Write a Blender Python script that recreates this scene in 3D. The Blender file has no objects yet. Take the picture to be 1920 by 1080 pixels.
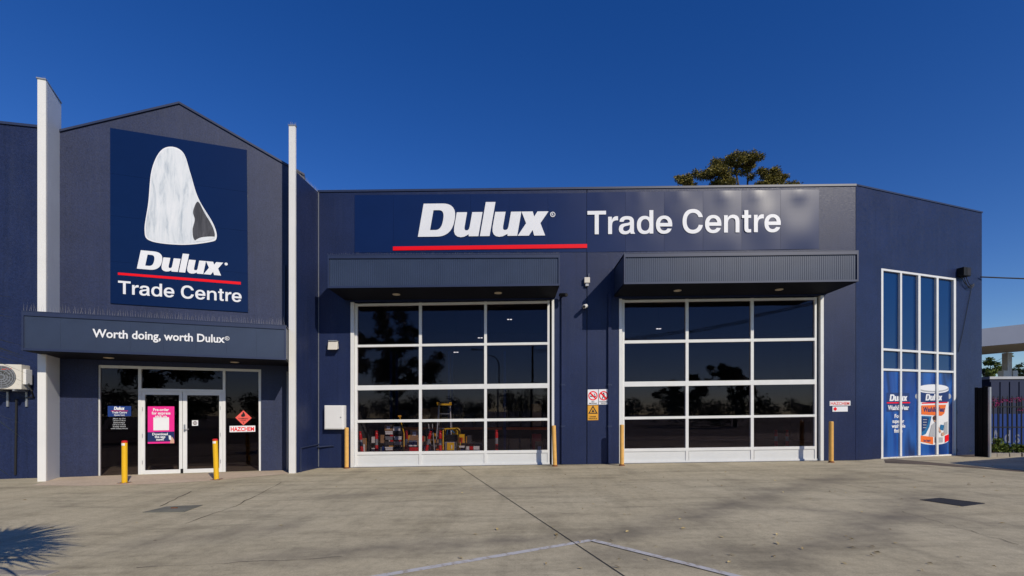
import bpy, bmesh, math, random
from mathutils import Vector, Matrix
random.seed(7)
sc = bpy.context.scene
COL = sc.collection

# ------------------------------------------------------------------ camera, sky, sun, exposure
F = 906.7                      # focal length in photo pixels (17 mm on 36 mm, 1920 px wide)
HOR = 781.0                    # photo row of the horizon
EYE = 1.5
cam = bpy.data.cameras.new('camera'); cam.lens = 17; cam.sensor_width = 36
cam.shift_y = (HOR - 540.0) / 1920.0; cam.clip_start = .05; cam.clip_end = 3000
co = bpy.data.objects.new('camera', cam); COL.objects.link(co)
co.location = (0, 0, EYE); co.rotation_euler = (math.radians(90), 0, 0)
sc.camera = co
SUN = Vector((.712, -1.0, .765)).normalized()          # towards the sun
elev = math.asin(SUN.z); azim = math.atan2(SUN.x, SUN.y)
W = bpy.data.worlds.new('World'); sc.world = W; W.use_nodes = True
wn = W.node_tree.nodes; wl = W.node_tree.links
sky = wn.new('ShaderNodeTexSky'); sky.sky_type = 'NISHITA'; sky.sun_disc = False
sky.sun_elevation = elev; sky.sun_rotation = azim
sky.altitude = 0; sky.air_density = 1.0; sky.dust_density = 0.0; sky.ozone_density = 4.0
hs = wn.new('ShaderNodeHueSaturation'); hs.inputs['Hue'].default_value = .519; hs.inputs['Saturation'].default_value = 1.31; hs.inputs['Value'].default_value = 1.0
bg = wn['Background']; bg.inputs['Strength'].default_value = .104
wl.new(sky.outputs[0], hs.inputs['Color']); wl.new(hs.outputs[0], bg.inputs['Color'])
sl = bpy.data.lights.new('sun', 'SUN'); sl.energy = 3.6; sl.angle = math.radians(.5); sl.color = (1, .915, .77)
so = bpy.data.objects.new('sun', sl); COL.objects.link(so); so.location = (20, -30, 30)
so.rotation_euler = SUN.to_track_quat('Z', 'Y').to_euler()
vs = sc.view_settings; vs.view_transform = 'Standard'; vs.look = 'None'; vs.gamma = 1; vs.exposure = 0.0; vs.use_curve_mapping = False

# ------------------------------------------------------------------ materials
MATS = {}
def nodes_of(name):
    m = bpy.data.materials.new(name); m.use_nodes = True; MATS[name] = m
    nt = m.node_tree
    return m, nt, nt.nodes, nt.links, nt.nodes['Principled BSDF']
def N(nt, t, **kw):
    n = nt.nodes.new(t)
    for k, v in kw.items():
        if k in n.inputs: n.inputs[k].default_value = v
        else: setattr(n, k, v)
    return n
def pos(nt, sx=1, sy=1, sz=1, rot=(0, 0, 0), local=False):
    if local: g = nt.nodes.new('ShaderNodeTexCoord'); out = g.outputs['Object']
    else: g = nt.nodes.new('ShaderNodeNewGeometry'); out = g.outputs['Position']
    mp = nt.nodes.new('ShaderNodeMapping'); mp.inputs['Scale'].default_value = (sx, sy, sz); mp.inputs['Rotation'].default_value = rot
    nt.links.new(out, mp.inputs['Vector']); return mp.outputs[0]
def noise(nt, vec, scale, detail=4, rough=.55, dist=0):
    n = N(nt, 'ShaderNodeTexNoise', Scale=scale, Detail=detail, Roughness=rough, Distortion=dist)
    nt.links.new(vec, n.inputs['Vector']); return n.outputs['Fac']
def ramp(nt, fac, stops):
    r = nt.nodes.new('ShaderNodeValToRGB'); e = r.color_ramp.elements
    while len(e) < len(stops): e.new(.5)
    for i, (p, c) in enumerate(stops):
        e[i].position = p; e[i].color = (c, c, c, 1) if isinstance(c, (int, float)) else (*c, 1)
    nt.links.new(fac, r.inputs[0]); return r.outputs[0]
def mul(nt, a, b, fac=1.0, mode='MULTIPLY'):
    m = nt.nodes.new('ShaderNodeMix'); m.data_type = 'RGBA'; m.blend_type = mode; m.inputs[0].default_value = fac
    for i, x in ((6, a), (7, b)):
        if hasattr(x, 'is_linked'): nt.links.new(x, m.inputs[i])
        else: m.inputs[i].default_value = (*x, 1) if len(x) == 3 else x
    return m.outputs[2]
def mixf(nt, a, b, fac):
    o = mul(nt, a, b, 0, 'MIX'); n = o.node; nt.links.new(fac, n.inputs[0]); return o
def math_(nt, op, a, b=None, clamp=False):
    m = nt.nodes.new('ShaderNodeMath'); m.operation = op; m.use_clamp = clamp
    for i, x in enumerate((a, b)):
        if x is None: continue
        if hasattr(x, 'is_linked'): nt.links.new(x, m.inputs[i])
        else: m.inputs[i].default_value = x
    return m.outputs[0]
def bump(nt, p, h, strength, dist=.01, prev=None):
    b = N(nt, 'ShaderNodeBump', Strength=strength, Distance=dist); nt.links.new(h, b.inputs['Height'])
    if prev: nt.links.new(prev, b.inputs['Normal'])
    nt.links.new(b.outputs[0], p.inputs['Normal']); return b.outputs[0]

def simple(name, col, rough=.5, spec=.5, metal=0, var=.12, vs_=3.0, bmp=0, bs=80, coat=0):
    m, nt, n, l, p = nodes_of(name)
    p.inputs['Roughness'].default_value = rough; p.inputs['Specular IOR Level'].default_value = spec; p.inputs['Metallic'].default_value = metal
    p.inputs['Coat Weight'].default_value = coat
    v = pos(nt, local=True)
    f = ramp(nt, noise(nt, v, vs_, 5), [(.25, 1 - var), (.75, 1 + var * .6)])
    l.new(mul(nt, (*col, 1), f), p.inputs['Base Color'])
    if bmp: bump(nt, p, noise(nt, v, bs, 3), bmp, .004)
    return m

def stucco(name, col, rough=.5, spec=.5):
    m, nt, n, l, p = nodes_of(name)
    v = pos(nt); vst = pos(nt, 5, 5, .35)
    fine = noise(nt, v, 30, 6, .75); mid = noise(nt, v, 1.1, 5); st = noise(nt, vst, 1.0, 5, .6)
    c = mul(nt, (*col, 1), ramp(nt, mid, [(.3, .86), (.7, 1.12)]))
    c = mul(nt, c, ramp(nt, fine, [(.3, .60), (.7, 1.40)]))
    dust = ramp(nt, st, [(.52, 0.0), (.8, .09)])
    c = mixf(nt, c, (.10, .11, .13), dust)
    drip = ramp(nt, noise(nt, pos(nt, 9, 9, .22), 1.0, 6, .65), [(.55, 0.0), (.75, .35)])
    c = mixf(nt, c, (.006, .010, .026), drip)
    scuff = ramp(nt, noise(nt, v, 3.2, 8, .75, .6), [(.62, 0.0), (.72, .22)])
    c = mixf(nt, c, (.07, .08, .11), scuff)
    l.new(c, p.inputs['Base Color'])
    p.inputs['Specular IOR Level'].default_value = spec
    l.new(ramp(nt, noise(nt, v, 14, 4), [(.3, rough - .05), (.7, rough + .09)]), p.inputs['Roughness'])
    bump(nt, p, fine, .40, .010)
    return m
stucco('navy stucco', (.014, .023, .070), .38, .27)
stucco('gable stucco', (.020, .028, .072), .46, .42)
stucco('navy stucco smooth', (.013, .022, .070), .44, .25)
simple('navy metal', (.032, .046, .085), .36, .5, 0, .15, 2, .05, 6)
simple('navy trim', (.022, .032, .075), .4)
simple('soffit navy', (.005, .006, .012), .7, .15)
simple('black sheet', (.008, .008, .009), .9, .1)
simple('fin white', (.74, .73, .70), .5, .3, 0, .07, 1.2)
simple('fin grey', (.66, .68, .72), .5, .3, 0, .07, 1.2)
simple('white frame', (.72, .72, .70), .35, .5, 0, .06, 4)
stucco('white render', (.70, .69, .67), .6, .3)
stucco('grey render', (.66, .68, .70), .6, .3)
simple('door panel white', (.66, .67, .66), .38, .5, 0, .05, 3)
simple('sign navy', (.003, .014, .072), .30, .4, 0, .10, 1.2, .04, 2.2)
simple('gable sign navy', (.002, .012, .060), .22, .4, 0, .10, .8, .03, 1.4)
simple('vinyl white', (.80, .80, .81), .4, .4, 0, .03)
simple('vinyl red', (.86, .001, .010), .5, .2, 0, .03)
simple('vinyl navy', (.010, .025, .11), .35)
simple('vinyl blue', (.015, .045, .20), .5, .2)
simple('pink print', (.80, .02, .26), .45, .4, 0, .03)
simple('coral print', (.80, .11, .085), .45, .4, 0, .03)
simple('orange print', (.85, .17, .03), .4, .4, 0, .05)
simple('amber print', (.75, .36, .03), .45, .4, 0, .08)
simple('black print', (.012, .012, .014), .5, .4)
simple('cyan print', (.02, .16, .36), .4)
simple('skin print', (.62, .36, .25), .5)
simple('brown print', (.07, .03, .018), .5)
simple('grey print', (.42, .43, .45), .5)
simple('charcoal print', (.05, .05, .058), .5, .4, 0, .5, 9)
simple('cutout white', (.72, .75, .77), .45, .3, 0, .10, 6)
simple('yellow paint', (.80, .46, .008), .38, .5, 0, .06, 6)
simple('faded yellow paint', (.72, .40, .10), .5, .4, 0, .14, 7, .1, 30)
simple('rust', (.20, .075, .03), .8, .2, 0, .4, 12, .3, 60)
simple('red plastic', (.62, .012, .015), .4, .5, 0, .08)
simple('steel', (.50, .50, .50), .35, .5, .8, .1)
simple('galvanised', (.36, .37, .38), .45, .5, .6, .15)
simple('dark steel', (.008, .009, .011), .6, .25)
simple('black rubber', (.010, .010, .011), .6)
simple('cream plastic', (.66, .62, .54), .45, .4, 0, .05)
simple('white plastic', (.74, .73, .71), .4, .4, 0, .04)
simple('cardboard', (.36, .22, .12), .8, .2, 0, .12)
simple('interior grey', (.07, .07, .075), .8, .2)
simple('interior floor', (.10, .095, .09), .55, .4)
simple('concrete kerb', (.33, .30, .26), .85, .2, 0, .25, 5, .3, 50)
simple('joint sealant', (.055, .048, .042), .85, .2, 0, .3, 9)
simple('cast iron', (.028, .027, .030), .6, .3, .3, .3, 8)
simple('patched concrete', (.19, .185, .15), .85, .2, 0, .3, 3, .3, 40)
simple('servo grey', (.16, .18, .25), .5, .4, 0, .06, 1)
simple('servo soffit', (.52, .42, .30), .6, .3)
simple('container grey', (.040, .048, .085), .7, .08, 0, .10, 1)
simple('bark', (.10, .075, .055), .9, .1, 0, .35, 6, .5, 20)
simple('lamp lens', (.55, .47, .34), .3, .5)
simple('spike plastic', (.30, .29, .28), .5)
simple('ink blue', (.01, .035, .15), .45)
simple('grille dark', (.10, .10, .10), .5)
def leafmat(name, a, b, trans=.25):
    m, nt, n, l, p = nodes_of(name)
    g = nt.nodes.new('ShaderNodeNewGeometry')
    l.new(ramp(nt, g.outputs['Random Per Island'], [(0, a), (1, b)]), p.inputs['Base Color'])
    p.inputs['Roughness'].default_value = .5; p.inputs['Specular IOR Level'].default_value = .3
    p.inputs['Subsurface Weight'].default_value = 0
    return m
leafmat('olive leaves', (.06, .06, .010), (.25, .195, .035))
leafmat('dark leaves', (.020, .034, .012), (.06, .085, .025))
leafmat('bright leaves', (.05, .09, .015), (.20, .25, .045))
leafmat('magenta petals', (.20, .01, .07), (.40, .02, .14))
leafmat('dry leaves', (.22, .15, .06), (.55, .43, .20))
leafmat('spiky leaves', (.03, .05, .015), (.08, .11, .03))

def glass(name, tint, refl=.045):
    m, nt, n, l, p = nodes_of(name)
    nt.nodes.remove(p); out = n['Material Output']
    lw = N(nt, 'ShaderNodeLayerWeight', Blend=.5)
    x = math_(nt, 'POWER', lw.outputs['Facing'], 5.0)
    fr = math_(nt, 'ADD', math_(nt, 'MULTIPLY', x, 1 - refl), refl, True)
    t = N(nt, 'ShaderNodeBsdfTransparent', Color=(*tint, 1)); g = N(nt, 'ShaderNodeBsdfGlossy', Roughness=.0, Color=(.95, .80, .95, 1))
    mx = nt.nodes.new('ShaderNodeMixShader'); l.new(fr, mx.inputs[0]); l.new(t.outputs[0], mx.inputs[1]); l.new(g.outputs[0], mx.inputs[2])
    l.new(mx.outputs[0], out.inputs[0]); return m
glass('door glass', (.80, .78, .80), .024)
glass('shop glass', (.60, .58, .60), .019)
simple('spandrel glass', (.004, .030, .115), .06, .5, 0, .10, .5)
m, nt, n, l, p = nodes_of('lamp glow'); p.inputs['Base Color'].default_value = (.8, .8, .8, 1)
p.inputs['Emission Color'].default_value = (1, .98, .95, 1); p.inputs['Emission Strength'].default_value = 1.3

m, nt, n, l, p = nodes_of('cutout streaks')
v = pos(nt, 7, 7, 1.1)
l.new(ramp(nt, noise(nt, v, 1.0, 8, .7, .5), [(.32, (.40, .45, .50)), (.50, (.66, .69, .71)), (.68, (.76, .77, .78))]), p.inputs['Base Color']); p.inputs['Roughness'].default_value = .45
m, nt, n, l, p = nodes_of('charcoal streaks')
v = pos(nt, 9, 9, 1.6)
l.new(ramp(nt, noise(nt, v, 1.0, 8, .7, .5), [(.35, (.012, .013, .018)), (.60, (.06, .06, .07)), (.8, (.22, .22, .24))]), p.inputs['Base Color']); p.inputs['Roughness'].default_value = .5
# blue satin drape print on the corner window
m, nt, n, l, p = nodes_of('drape print')
v = pos(nt, 1, 1, 1, (0, math.radians(28), 0)); v2 = pos(nt, 2.1, 2.1, .45, (0, math.radians(-24), 0))
f = noise(nt, v2, 1.0, 2, .4, .6)
f = noise(nt, v2, .75, 2, .4, .8)
l.new(ramp(nt, f, [(.28, (.002, .012, .06)), (.44, (.006, .05, .26)), (.54, (.015, .10, .38)), (.66, (.003, .022, .11))]), p.inputs['Base Color'])
p.inputs['Roughness'].default_value = .3

# concrete yard
m, nt, n, l, p = nodes_of('yard concrete')
v = pos(nt); vs1 = pos(nt, .35, 1.6, 1, (0, 0, math.radians(-20))); vs2 = pos(nt, 1.5, .3, 1, (0, 0, math.radians(35)))
c = ramp(nt, noise(nt, v, .35, 6, .6), [(.3, (.475, .408, .270)), (.7, (.555, .487, .338))])
c = mul(nt, c, ramp(nt, noise(nt, vs1, 1.3, 8, .68), [(.30, .64), (.50, 1.0), (.75, 1.08)]))
c = mul(nt, c, ramp(nt, noise(nt, vs2, 1.1, 6, .62), [(.33, .78), (.52, 1.0)]))
c = mul(nt, c, ramp(nt, noise(nt, v, 9, 8, .72), [(.30, .80), (.55, 1.03), (.8, 1.1)]))
c = mul(nt, c, ramp(nt, noise(nt, v, 70, 3, .7), [(.3, .82), (.7, 1.14)]))
vo = N(nt, 'ShaderNodeTexVoronoi', Scale=5.5); l.new(pos(nt), vo.inputs['Vector'])
spots = math_(nt, 'MULTIPLY', ramp(nt, vo.outputs['Distance'], [(.03, 1.0), (.085, 0.0)]), ramp(nt, noise(nt, v, 1.7, 3), [(.50, 0.0), (.62, 1.0)]))
c = mixf(nt, c, (.10, .08, .06), math_(nt, 'MULTIPLY', spots, .65))
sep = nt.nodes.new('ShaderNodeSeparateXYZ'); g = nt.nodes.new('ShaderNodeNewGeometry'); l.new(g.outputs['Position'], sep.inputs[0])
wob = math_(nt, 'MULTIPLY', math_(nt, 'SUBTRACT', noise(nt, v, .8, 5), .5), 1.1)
def dark_band(x0, y0, x1, y1, w, amt):      # darkens a band of the slab, its edges wobbled by noise
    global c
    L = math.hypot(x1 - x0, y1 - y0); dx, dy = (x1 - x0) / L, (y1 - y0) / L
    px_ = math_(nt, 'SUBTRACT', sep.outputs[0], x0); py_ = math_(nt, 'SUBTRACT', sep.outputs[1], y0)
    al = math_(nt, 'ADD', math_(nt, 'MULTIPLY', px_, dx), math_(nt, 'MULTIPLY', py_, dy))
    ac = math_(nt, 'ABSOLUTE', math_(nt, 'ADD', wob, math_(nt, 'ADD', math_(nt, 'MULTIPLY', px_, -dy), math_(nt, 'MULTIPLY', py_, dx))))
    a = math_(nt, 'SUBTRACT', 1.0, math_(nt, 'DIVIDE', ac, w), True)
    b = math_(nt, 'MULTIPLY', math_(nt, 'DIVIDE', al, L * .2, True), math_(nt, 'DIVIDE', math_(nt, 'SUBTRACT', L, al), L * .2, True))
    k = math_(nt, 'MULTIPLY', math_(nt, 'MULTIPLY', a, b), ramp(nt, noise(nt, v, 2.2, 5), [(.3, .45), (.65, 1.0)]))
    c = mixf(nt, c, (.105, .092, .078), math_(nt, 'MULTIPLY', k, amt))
dark_band(1.0, 5.6, 8.2, 11.3, .55, .58); dark_band(2.0, 4.0, 7.4, 8.6, .50, .58); dark_band(-3.4, 4.8, 2.4, 5.9, .35, .6)
dark_band(-4.5, 8.6, 1.5, 9.9, .5, .4); dark_band(3.0, 7.6, 6.2, 6.0, .45, .5); dark_band(-4.6, 5.3, -2.6, 6.6, .6, .5); dark_band(.5, 4.6, 2.6, 5.2, .5, .5)
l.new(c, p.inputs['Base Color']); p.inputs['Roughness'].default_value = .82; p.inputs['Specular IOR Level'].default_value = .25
bump(nt, p, noise(nt, v, 60, 5, .7), .35, .008)
MATS['yard concrete'] = m
m, nt, n, l, p = nodes_of('road paint')
v = pos(nt)
l.new(mixf(nt, (.34, .28, .20), (.56, .55, .54), ramp(nt, noise(nt, v, 14, 8, .75), [(.36, 0.0), (.50, 1.0)])), p.inputs['Base Color']); p.inputs['Roughness'].default_value = .7
m, nt, n, l, p = nodes_of('apron concrete')
v = pos(nt)
c = ramp(nt, noise(nt, v, 1.4, 6, .6), [(.3, (.54, .425, .30)), (.7, (.66, .53, .39))])
c = mul(nt, c, ramp(nt, noise(nt, v, 12, 6, .7), [(.3, .8), (.7, 1.1)]))
l.new(c, p.inputs['Base Color']); p.inputs['Roughness'].default_value = .85; bump(nt, p, noise(nt, v, 60, 5, .7), .3, .008)
m, nt, n, l, p = nodes_of('old asphalt')
v = pos(nt)
c = ramp(nt, noise(nt, v, 1.2, 7, .65), [(.3, (.085, .065, .048)), (.7, (.17, .13, .095))])
c = mul(nt, c, ramp(nt, noise(nt, v, 60, 3, .7), [(.3, .7), (.7, 1.25)]))
l.new(c, p.inputs['Base Color']); p.inputs['Roughness'].default_value = .9; bump(nt, p, noise(nt, v, 90, 4, .7), .4, .01)
m, nt, n, l, p = nodes_of('open ground')
v = pos(nt)
l.new(ramp(nt, noise(nt, v, .15, 7, .65), [(.35, (.10, .095, .07)), (.65, (.17, .15, .11))]), p.inputs['Base Color']); p.inputs['Roughness'].default_value = .95

# ------------------------------------------------------------------ frames (flat faces of the place) and mesh helpers
class Frame:
    """A vertical face: s runs along it, z up, d outwards."""
    def __init__(self, ox, oy, ang):
        self.o = Vector((ox, oy)); a = math.radians(ang)
        self.t = Vector((math.cos(a), math.sin(a))); self.n = Vector((math.sin(a), -math.cos(a)))
    def w(self, s, d, z):
        q = self.o + self.t * s + self.n * d; return Vector((q.x, q.y, z))
    def px(self, x, y, d=0.0):            # where the sight line through a photo pixel meets the face (s, z)
        r = Vector(((x - 960.0) / F, 1.0)); Y = (d + self.o.dot(self.n)) / r.dot(self.n)
        q = r * Y - self.o
        return (q.dot(self.t), EYE + (HOR - y) / F * Y)
MAIN = Frame(0, 14.0, 0)
GAB = Frame(-8.75, 12.7, 18.17)
COR = Frame(9.956, 14.0, 18.17)
def gz(x): return 0.0 if x < -6 else min(.265, .0146 * (x + 6))
def gpx(x, y, lift=0.0):                  # photo pixel to a point on the ground
    z = 0.0
    for _ in range(12):
        Y = (EYE - z) * F / (y - HOR); X = (x - 960) / F * Y; z = gz(X)
    return Vector((X, Y, z + lift))

WL = {}                                   # world position of every object origin
def props(o, label=None, cat=None, group=None, kind=None):
    if label: o['label'] = label
    if cat: o['category'] = cat
    if group: o['group'] = group
    if kind: o['kind'] = kind
    return o
def thing(name, loc, label, cat, group=None, rz=0):
    o = bpy.data.objects.new(name, None); COL.objects.link(o); o.empty_display_size = .2
    o.location = loc; o.rotation_euler = (0, 0, rz); WL[o] = Vector(loc)
    return props(o, label, cat, group)
class MB:
    def __init__(self): self.v = []; self.f = []; self.mi = []; self.cur = 0
    def add(self, vs, fs):
        b = len(self.v); self.v += [Vector(q) for q in vs]; self.f += [tuple(i + b for i in q) for q in fs]; self.mi += [self.cur] * len(fs); return self
    def prism(self, A, B):                # two matching loops joined and capped
        n = len(A)
        fs = [tuple(range(n)), tuple(range(2 * n - 1, n - 1, -1))]
        for i in range(n):
            j = (i + 1) % n; fs.append((i, i + n, j + n, j))
        return self.add(list(A) + list(B), fs)
    def fp(self, fr, poly, d0, d1):       # polygon (s,z) on a face, from depth d0 out to d1
        return self.prism([fr.w(s, d0, z) for s, z in poly], [fr.w(s, d1, z) for s, z in poly])
    def fb(self, fr, s0, s1, z0, z1, d0, d1): return self.fp(fr, [(s0, z0), (s1, z0), (s1, z1), (s0, z1)], d0, d1)
    def box(self, x0, x1, y0, y1, z0, z1):
        return self.prism([(x0, y0, z0), (x1, y0, z0), (x1, y1, z0), (x0, y1, z0)], [(x0, y0, z1), (x1, y0, z1), (x1, y1, z1), (x0, y1, z1)])
    def tube(self, pts, r, n=8, r1=None):
        pts = [Vector(q) for q in pts]; m = len(pts); rings = []
        for i, q in enumerate(pts):
            t = (pts[min(i + 1, m - 1)] - pts[max(i - 1, 0)]).normalized()
            a = t.cross(Vector((0, 0, 1)) if abs(t.z) < .9 else Vector((1, 0, 0))).normalized(); b = t.cross(a)
            rr = r if r1 is None else r + (r1 - r) * i / (m - 1)
            rings.append([q + (a * math.cos(2 * math.pi * k / n) + b * math.sin(2 * math.pi * k / n)) * rr for k in range(n)])
        vs = [q for rg in rings for q in rg]; fs = []
        for i in range(m - 1):
            for k in range(n):
                k2 = (k + 1) % n; fs.append((i * n + k, i * n + k2, (i + 1) * n + k2, (i + 1) * n + k))
        fs += [tuple(range(n - 1, -1, -1)), tuple((m - 1) * n + k for k in range(n))]
        return self.add(vs, fs)
    def lathe(self, cx, cy, prof, n=16):
        vs = [(cx + r * math.cos(2 * math.pi * k / n), cy + r * math.sin(2 * math.pi * k / n), z) for r, z in prof for k in range(n)]
        fs = []
        for i in range(len(prof) - 1):
            for k in range(n):
                k2 = (k + 1) % n; fs.append((i * n + k, i * n + k2, (i + 1) * n + k2, (i + 1) * n + k))
        fs += [tuple(range(n - 1, -1, -1)), tuple((len(prof) - 1) * n + k for k in range(n))]
        return self.add(vs, fs)
    def build(self, name, mat, parent=None, smooth=False, origin=None, world=True, fixn=True, bevel=0, label=None):
        me = bpy.data.meshes.new(name)
        if origin is None:
            if world:
                xs = [q.x for q in self.v]; ys = [q.y for q in self.v]; zs = [q.z for q in self.v]
                origin = Vector(((min(xs) + max(xs)) / 2, (min(ys) + max(ys)) / 2, min(zs)))
            else: origin = Vector((0, 0, 0))
        me.from_pydata([q - origin for q in self.v], [], self.f)
        mats = mat if isinstance(mat, (list, tuple)) else [mat]
        for q in mats: me.materials.append(MATS[q])
        if len(mats) > 1: me.polygons.foreach_set('material_index', self.mi)
        if fixn:
            bm = bmesh.new(); bm.from_mesh(me); bmesh.ops.recalc_face_normals(bm, faces=bm.faces); bm.to_mesh(me); bm.free()
        if smooth: me.polygons.foreach_set('use_smooth', [True] * len(me.polygons))
        me.update()
        o = bpy.data.objects.new(name, me); COL.objects.link(o)
        if parent: o.parent = parent
        if world:
            o.location = origin - (WL[parent] if parent else Vector((0, 0, 0))); WL[o] = origin.copy()
        else: o.location = origin
        if bevel:
            b = o.modifiers.new('bevel', 'BEVEL'); b.width = bevel; b.segments = 2; b.limit_method = 'ANGLE'
        if label: o['label'] = label
        return o
def copy_tree(o, parent=None):
    c = o.copy(); COL.objects.link(c)
    if parent: c.parent = parent
    for ch in list(o.children): copy_tree(ch, c)
    return c

# ------------------------------------------------------------------ lettering
def arc(cx, cy, rx, ry, a0, a1, n=14, e=2.25):
    out = []
    for i in range(n + 1):
        a = math.radians(a0 + (a1 - a0) * i / n); c, s = math.cos(a), math.sin(a)
        out.append((cx + rx * math.copysign(abs(c) ** (2 / e), c), cy + ry * math.copysign(abs(s) ** (2 / e), s)))
    return out
GLY = {   # grotesque bold, 1000 units: (advance, contours)
 'T': (600, [[(240, 0), (366, 0), (366, 605), (592, 605), (592, 718), (14, 718), (14, 605), (240, 605)]]),
 'r': (375, [[(64, 0), (186, 0), (186, 270), (195, 335), (220, 385), (270, 412), (330, 424), (372, 418), (372, 544), (310, 546), (255, 530), (210, 490), (180, 430), (180, 532), (64, 532)]]),
 'a': (562, [[(532, 0), (532, 18), (506, 50), (500, 110), (500, 370), (494, 425), (470, 480), (420, 522), (350, 542), (280, 546), (220, 543), (150, 525), (90, 485), (58, 430), (50, 372), (176, 372), (190, 410), (220, 435), (270, 442), (320, 440), (355, 425), (372, 400), (374, 375), (355, 350), (300, 335), (200, 320), (130, 305), (75, 275), (42, 225), (30, 165), (30, 120), (50, 65), (90, 20), (150, -8), (225, -14), (285, -8), (340, 14), (386, 52), (396, 0)],
             [(374, 275), (330, 258), (270, 245), (215, 232), (175, 205), (160, 165), (165, 125), (190, 95), (235, 82), (290, 90), (340, 118), (366, 160), (374, 210)]]),
 'd': (611, [[(547, 0), (547, 718), (424, 718), (424, 480)] + arc(275, 266, 240, 280, 54, 306, 26) + [(430, 62), (430, 0)], arc(292, 266, 132, 180, 0, 345, 24)]),
 'e': (556, [arc(278, 266, 254, 280, -9.4, 336, 34) + arc(278, 266, 134, 180, 322, 194.4, 14), arc(278, 266, 130, 180, 14.8, 165.2, 16)]),
 'C': (722, [arc(361, 359, 322, 378, 17, 344, 34) + arc(361, 359, 196, 262, 338, 25, 28)]),
 'n': (611, [[(64, 0), (186, 0), (186, 310), (200, 380), (240, 425), (300, 443), (350, 440), (395, 420), (418, 375), (424, 310), (424, 0), (546, 0), (546, 350), (536, 415), (515, 465), (470, 515), (400, 542), (330, 546), (265, 532), (215, 500), (181, 452), (181, 532), (64, 532)]]),
 't': (333, [[(95, 680), (95, 532), (18, 532), (18, 440), (95, 440), (95, 120), (103, 60), (130, 20), (180, -4), (240, -8), (304, 0), (304, 94), (245, 92), (222, 105), (216, 140), (216, 440), (304, 440), (304, 532), (216, 532), (216, 680)]]),
 ' ': (270, []),
}
def glyph_word(word):
    x = 0; out = []
    for ch in word:
        adv, cs = GLY[ch]
        out += [[(p + x, q) for p, q in c_] for c_ in cs]; x += adv - 6
    return out
def uu(x0, x1, h=.73, st=.315):
    w = x1 - x0
    return [(x0, h), (x0, .27), (x0 + .02, .14), (x0 + .07, .05), (x0 + .15, -.005), (x0 + .25, -.025), (x0 + .36, -.01), (x1 - st + .01, .06), (x1 - st + .02, 0), (x1, 0), (x1, h), (x1 - st, h), (x1 - st, .29), (x1 - st - .01, .22), (x1 - st - .045, .18), (x0 + st + .045, .18), (x0 + st + .01, .22), (x0 + st, .29), (x0 + st, h)]
BRAND = [[(0, 0), (.55, 0)] + arc(.55, .5, .48, .5, -88, 88, 20, 2.5) + [(.5, 1), (0, 1)],
         [(.335, .2), (.335, .8), (.50, .8)] + arc(.49, .5, .19, .30, 80, -80, 12, 2.6) + [(.5, .2)],
         uu(1.055, 1.84), [(1.885, 0), (2.18, 0), (2.18, 1.03), (1.885, 1.03)], uu(2.225, 3.02),
         [(3.035, 0), (3.375, 0), (3.46, .17), (3.535, 0), (3.87, 0), (3.66, .375), (3.845, .73), (3.51, .73), (3.435, .575), (3.365, .73), (3.025, .73), (3.225, .375)]]
BRAND = [[(x + .175 * y, y) for x, y in c_] for c_ in BRAND]
_tc = {}
def flat_mesh(key, make):
    if key in _tc: return _tc[key]
    o = bpy.data.objects.new('tmp', make()); me = o.to_mesh()
    vs = [(q.co.x, q.co.y) for q in me.vertices]; fs = [tuple(q.vertices) for q in me.polygons]
    o.to_mesh_clear(); d = o.data; bpy.data.objects.remove(o); bpy.data.curves.remove(d)
    _tc[key] = (vs, fs); return _tc[key]
def contours_mesh(key, cs):
    def mk():
        c_ = bpy.data.curves.new('tmp', 'CURVE'); c_.dimensions = '2D'; c_.fill_mode = 'BOTH'
        for poly in cs:
            s = c_.splines.new('POLY'); s.points.add(len(poly) - 1)
            for i, (x, y) in enumerate(poly): s.points[i].co = (x, y, 0, 1)
            s.use_cyclic_u = True
        return c_
    return flat_mesh(key, mk)
def text_mesh(s, off=.0, shear=0):
    def mk():
        c_ = bpy.data.curves.new('tmp', 'FONT'); c_.body = s; c_.offset = off; c_.shear = shear; c_.resolution_u = 3; return c_
    return flat_mesh((s, off, shear), mk)
def lay(mb, msh, fr, A, B, h, d, ref=None, thick=0.0):
    """flat lettering from baseline start A to baseline end B (s,z); h = height of the unit ref (default: whole mesh)"""
    vs, fs = msh
    xs = [q[0] for q in vs]; ys = [q[1] for q in vs]
    x0, x1 = min(xs), max(xs); k = h / (ref if ref else max(ys))
    def P(x, y, dd):
        t = (x - x0) / (x1 - x0)
        return fr.w(A[0] + (B[0] - A[0]) * t, dd, A[1] + (B[1] - A[1]) * t + y * k)
    n = len(vs)
    if thick:
        mb.add([P(x, y, d + thick) for x, y in vs], fs)
    else: mb.add([P(x, y, d) for x, y in vs], fs)
    return mb
M_BRAND = contours_mesh('brand', BRAND); M_TRADE = contours_mesh('trade', glyph_word('Trade Centre'))
def text_line(mb, s, fr, cx, z, h, d, off=.02, wmax=None, slope=0, shear=0):
    """one centred line of small type, cap height about h"""
    msh = text_mesh(s, off, shear); xs = [q[0] for q in msh[0]]; ys = [q[1] for q in msh[0]]
    w = (max(xs) - min(xs)) * h / .7
    if wmax and w > wmax: w = wmax
    return lay(mb, msh, fr, (cx - w / 2, z - slope * w / 2), (cx + w / 2, z + slope * w / 2), h, d, ref=.7)
def quad(mb, fr, pts, d0, d1): return mb.fp(fr, pts, d0, d1)
def Q(fr, d, *pix): return [fr.px(x, y, d) for x, y in pix]
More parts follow.
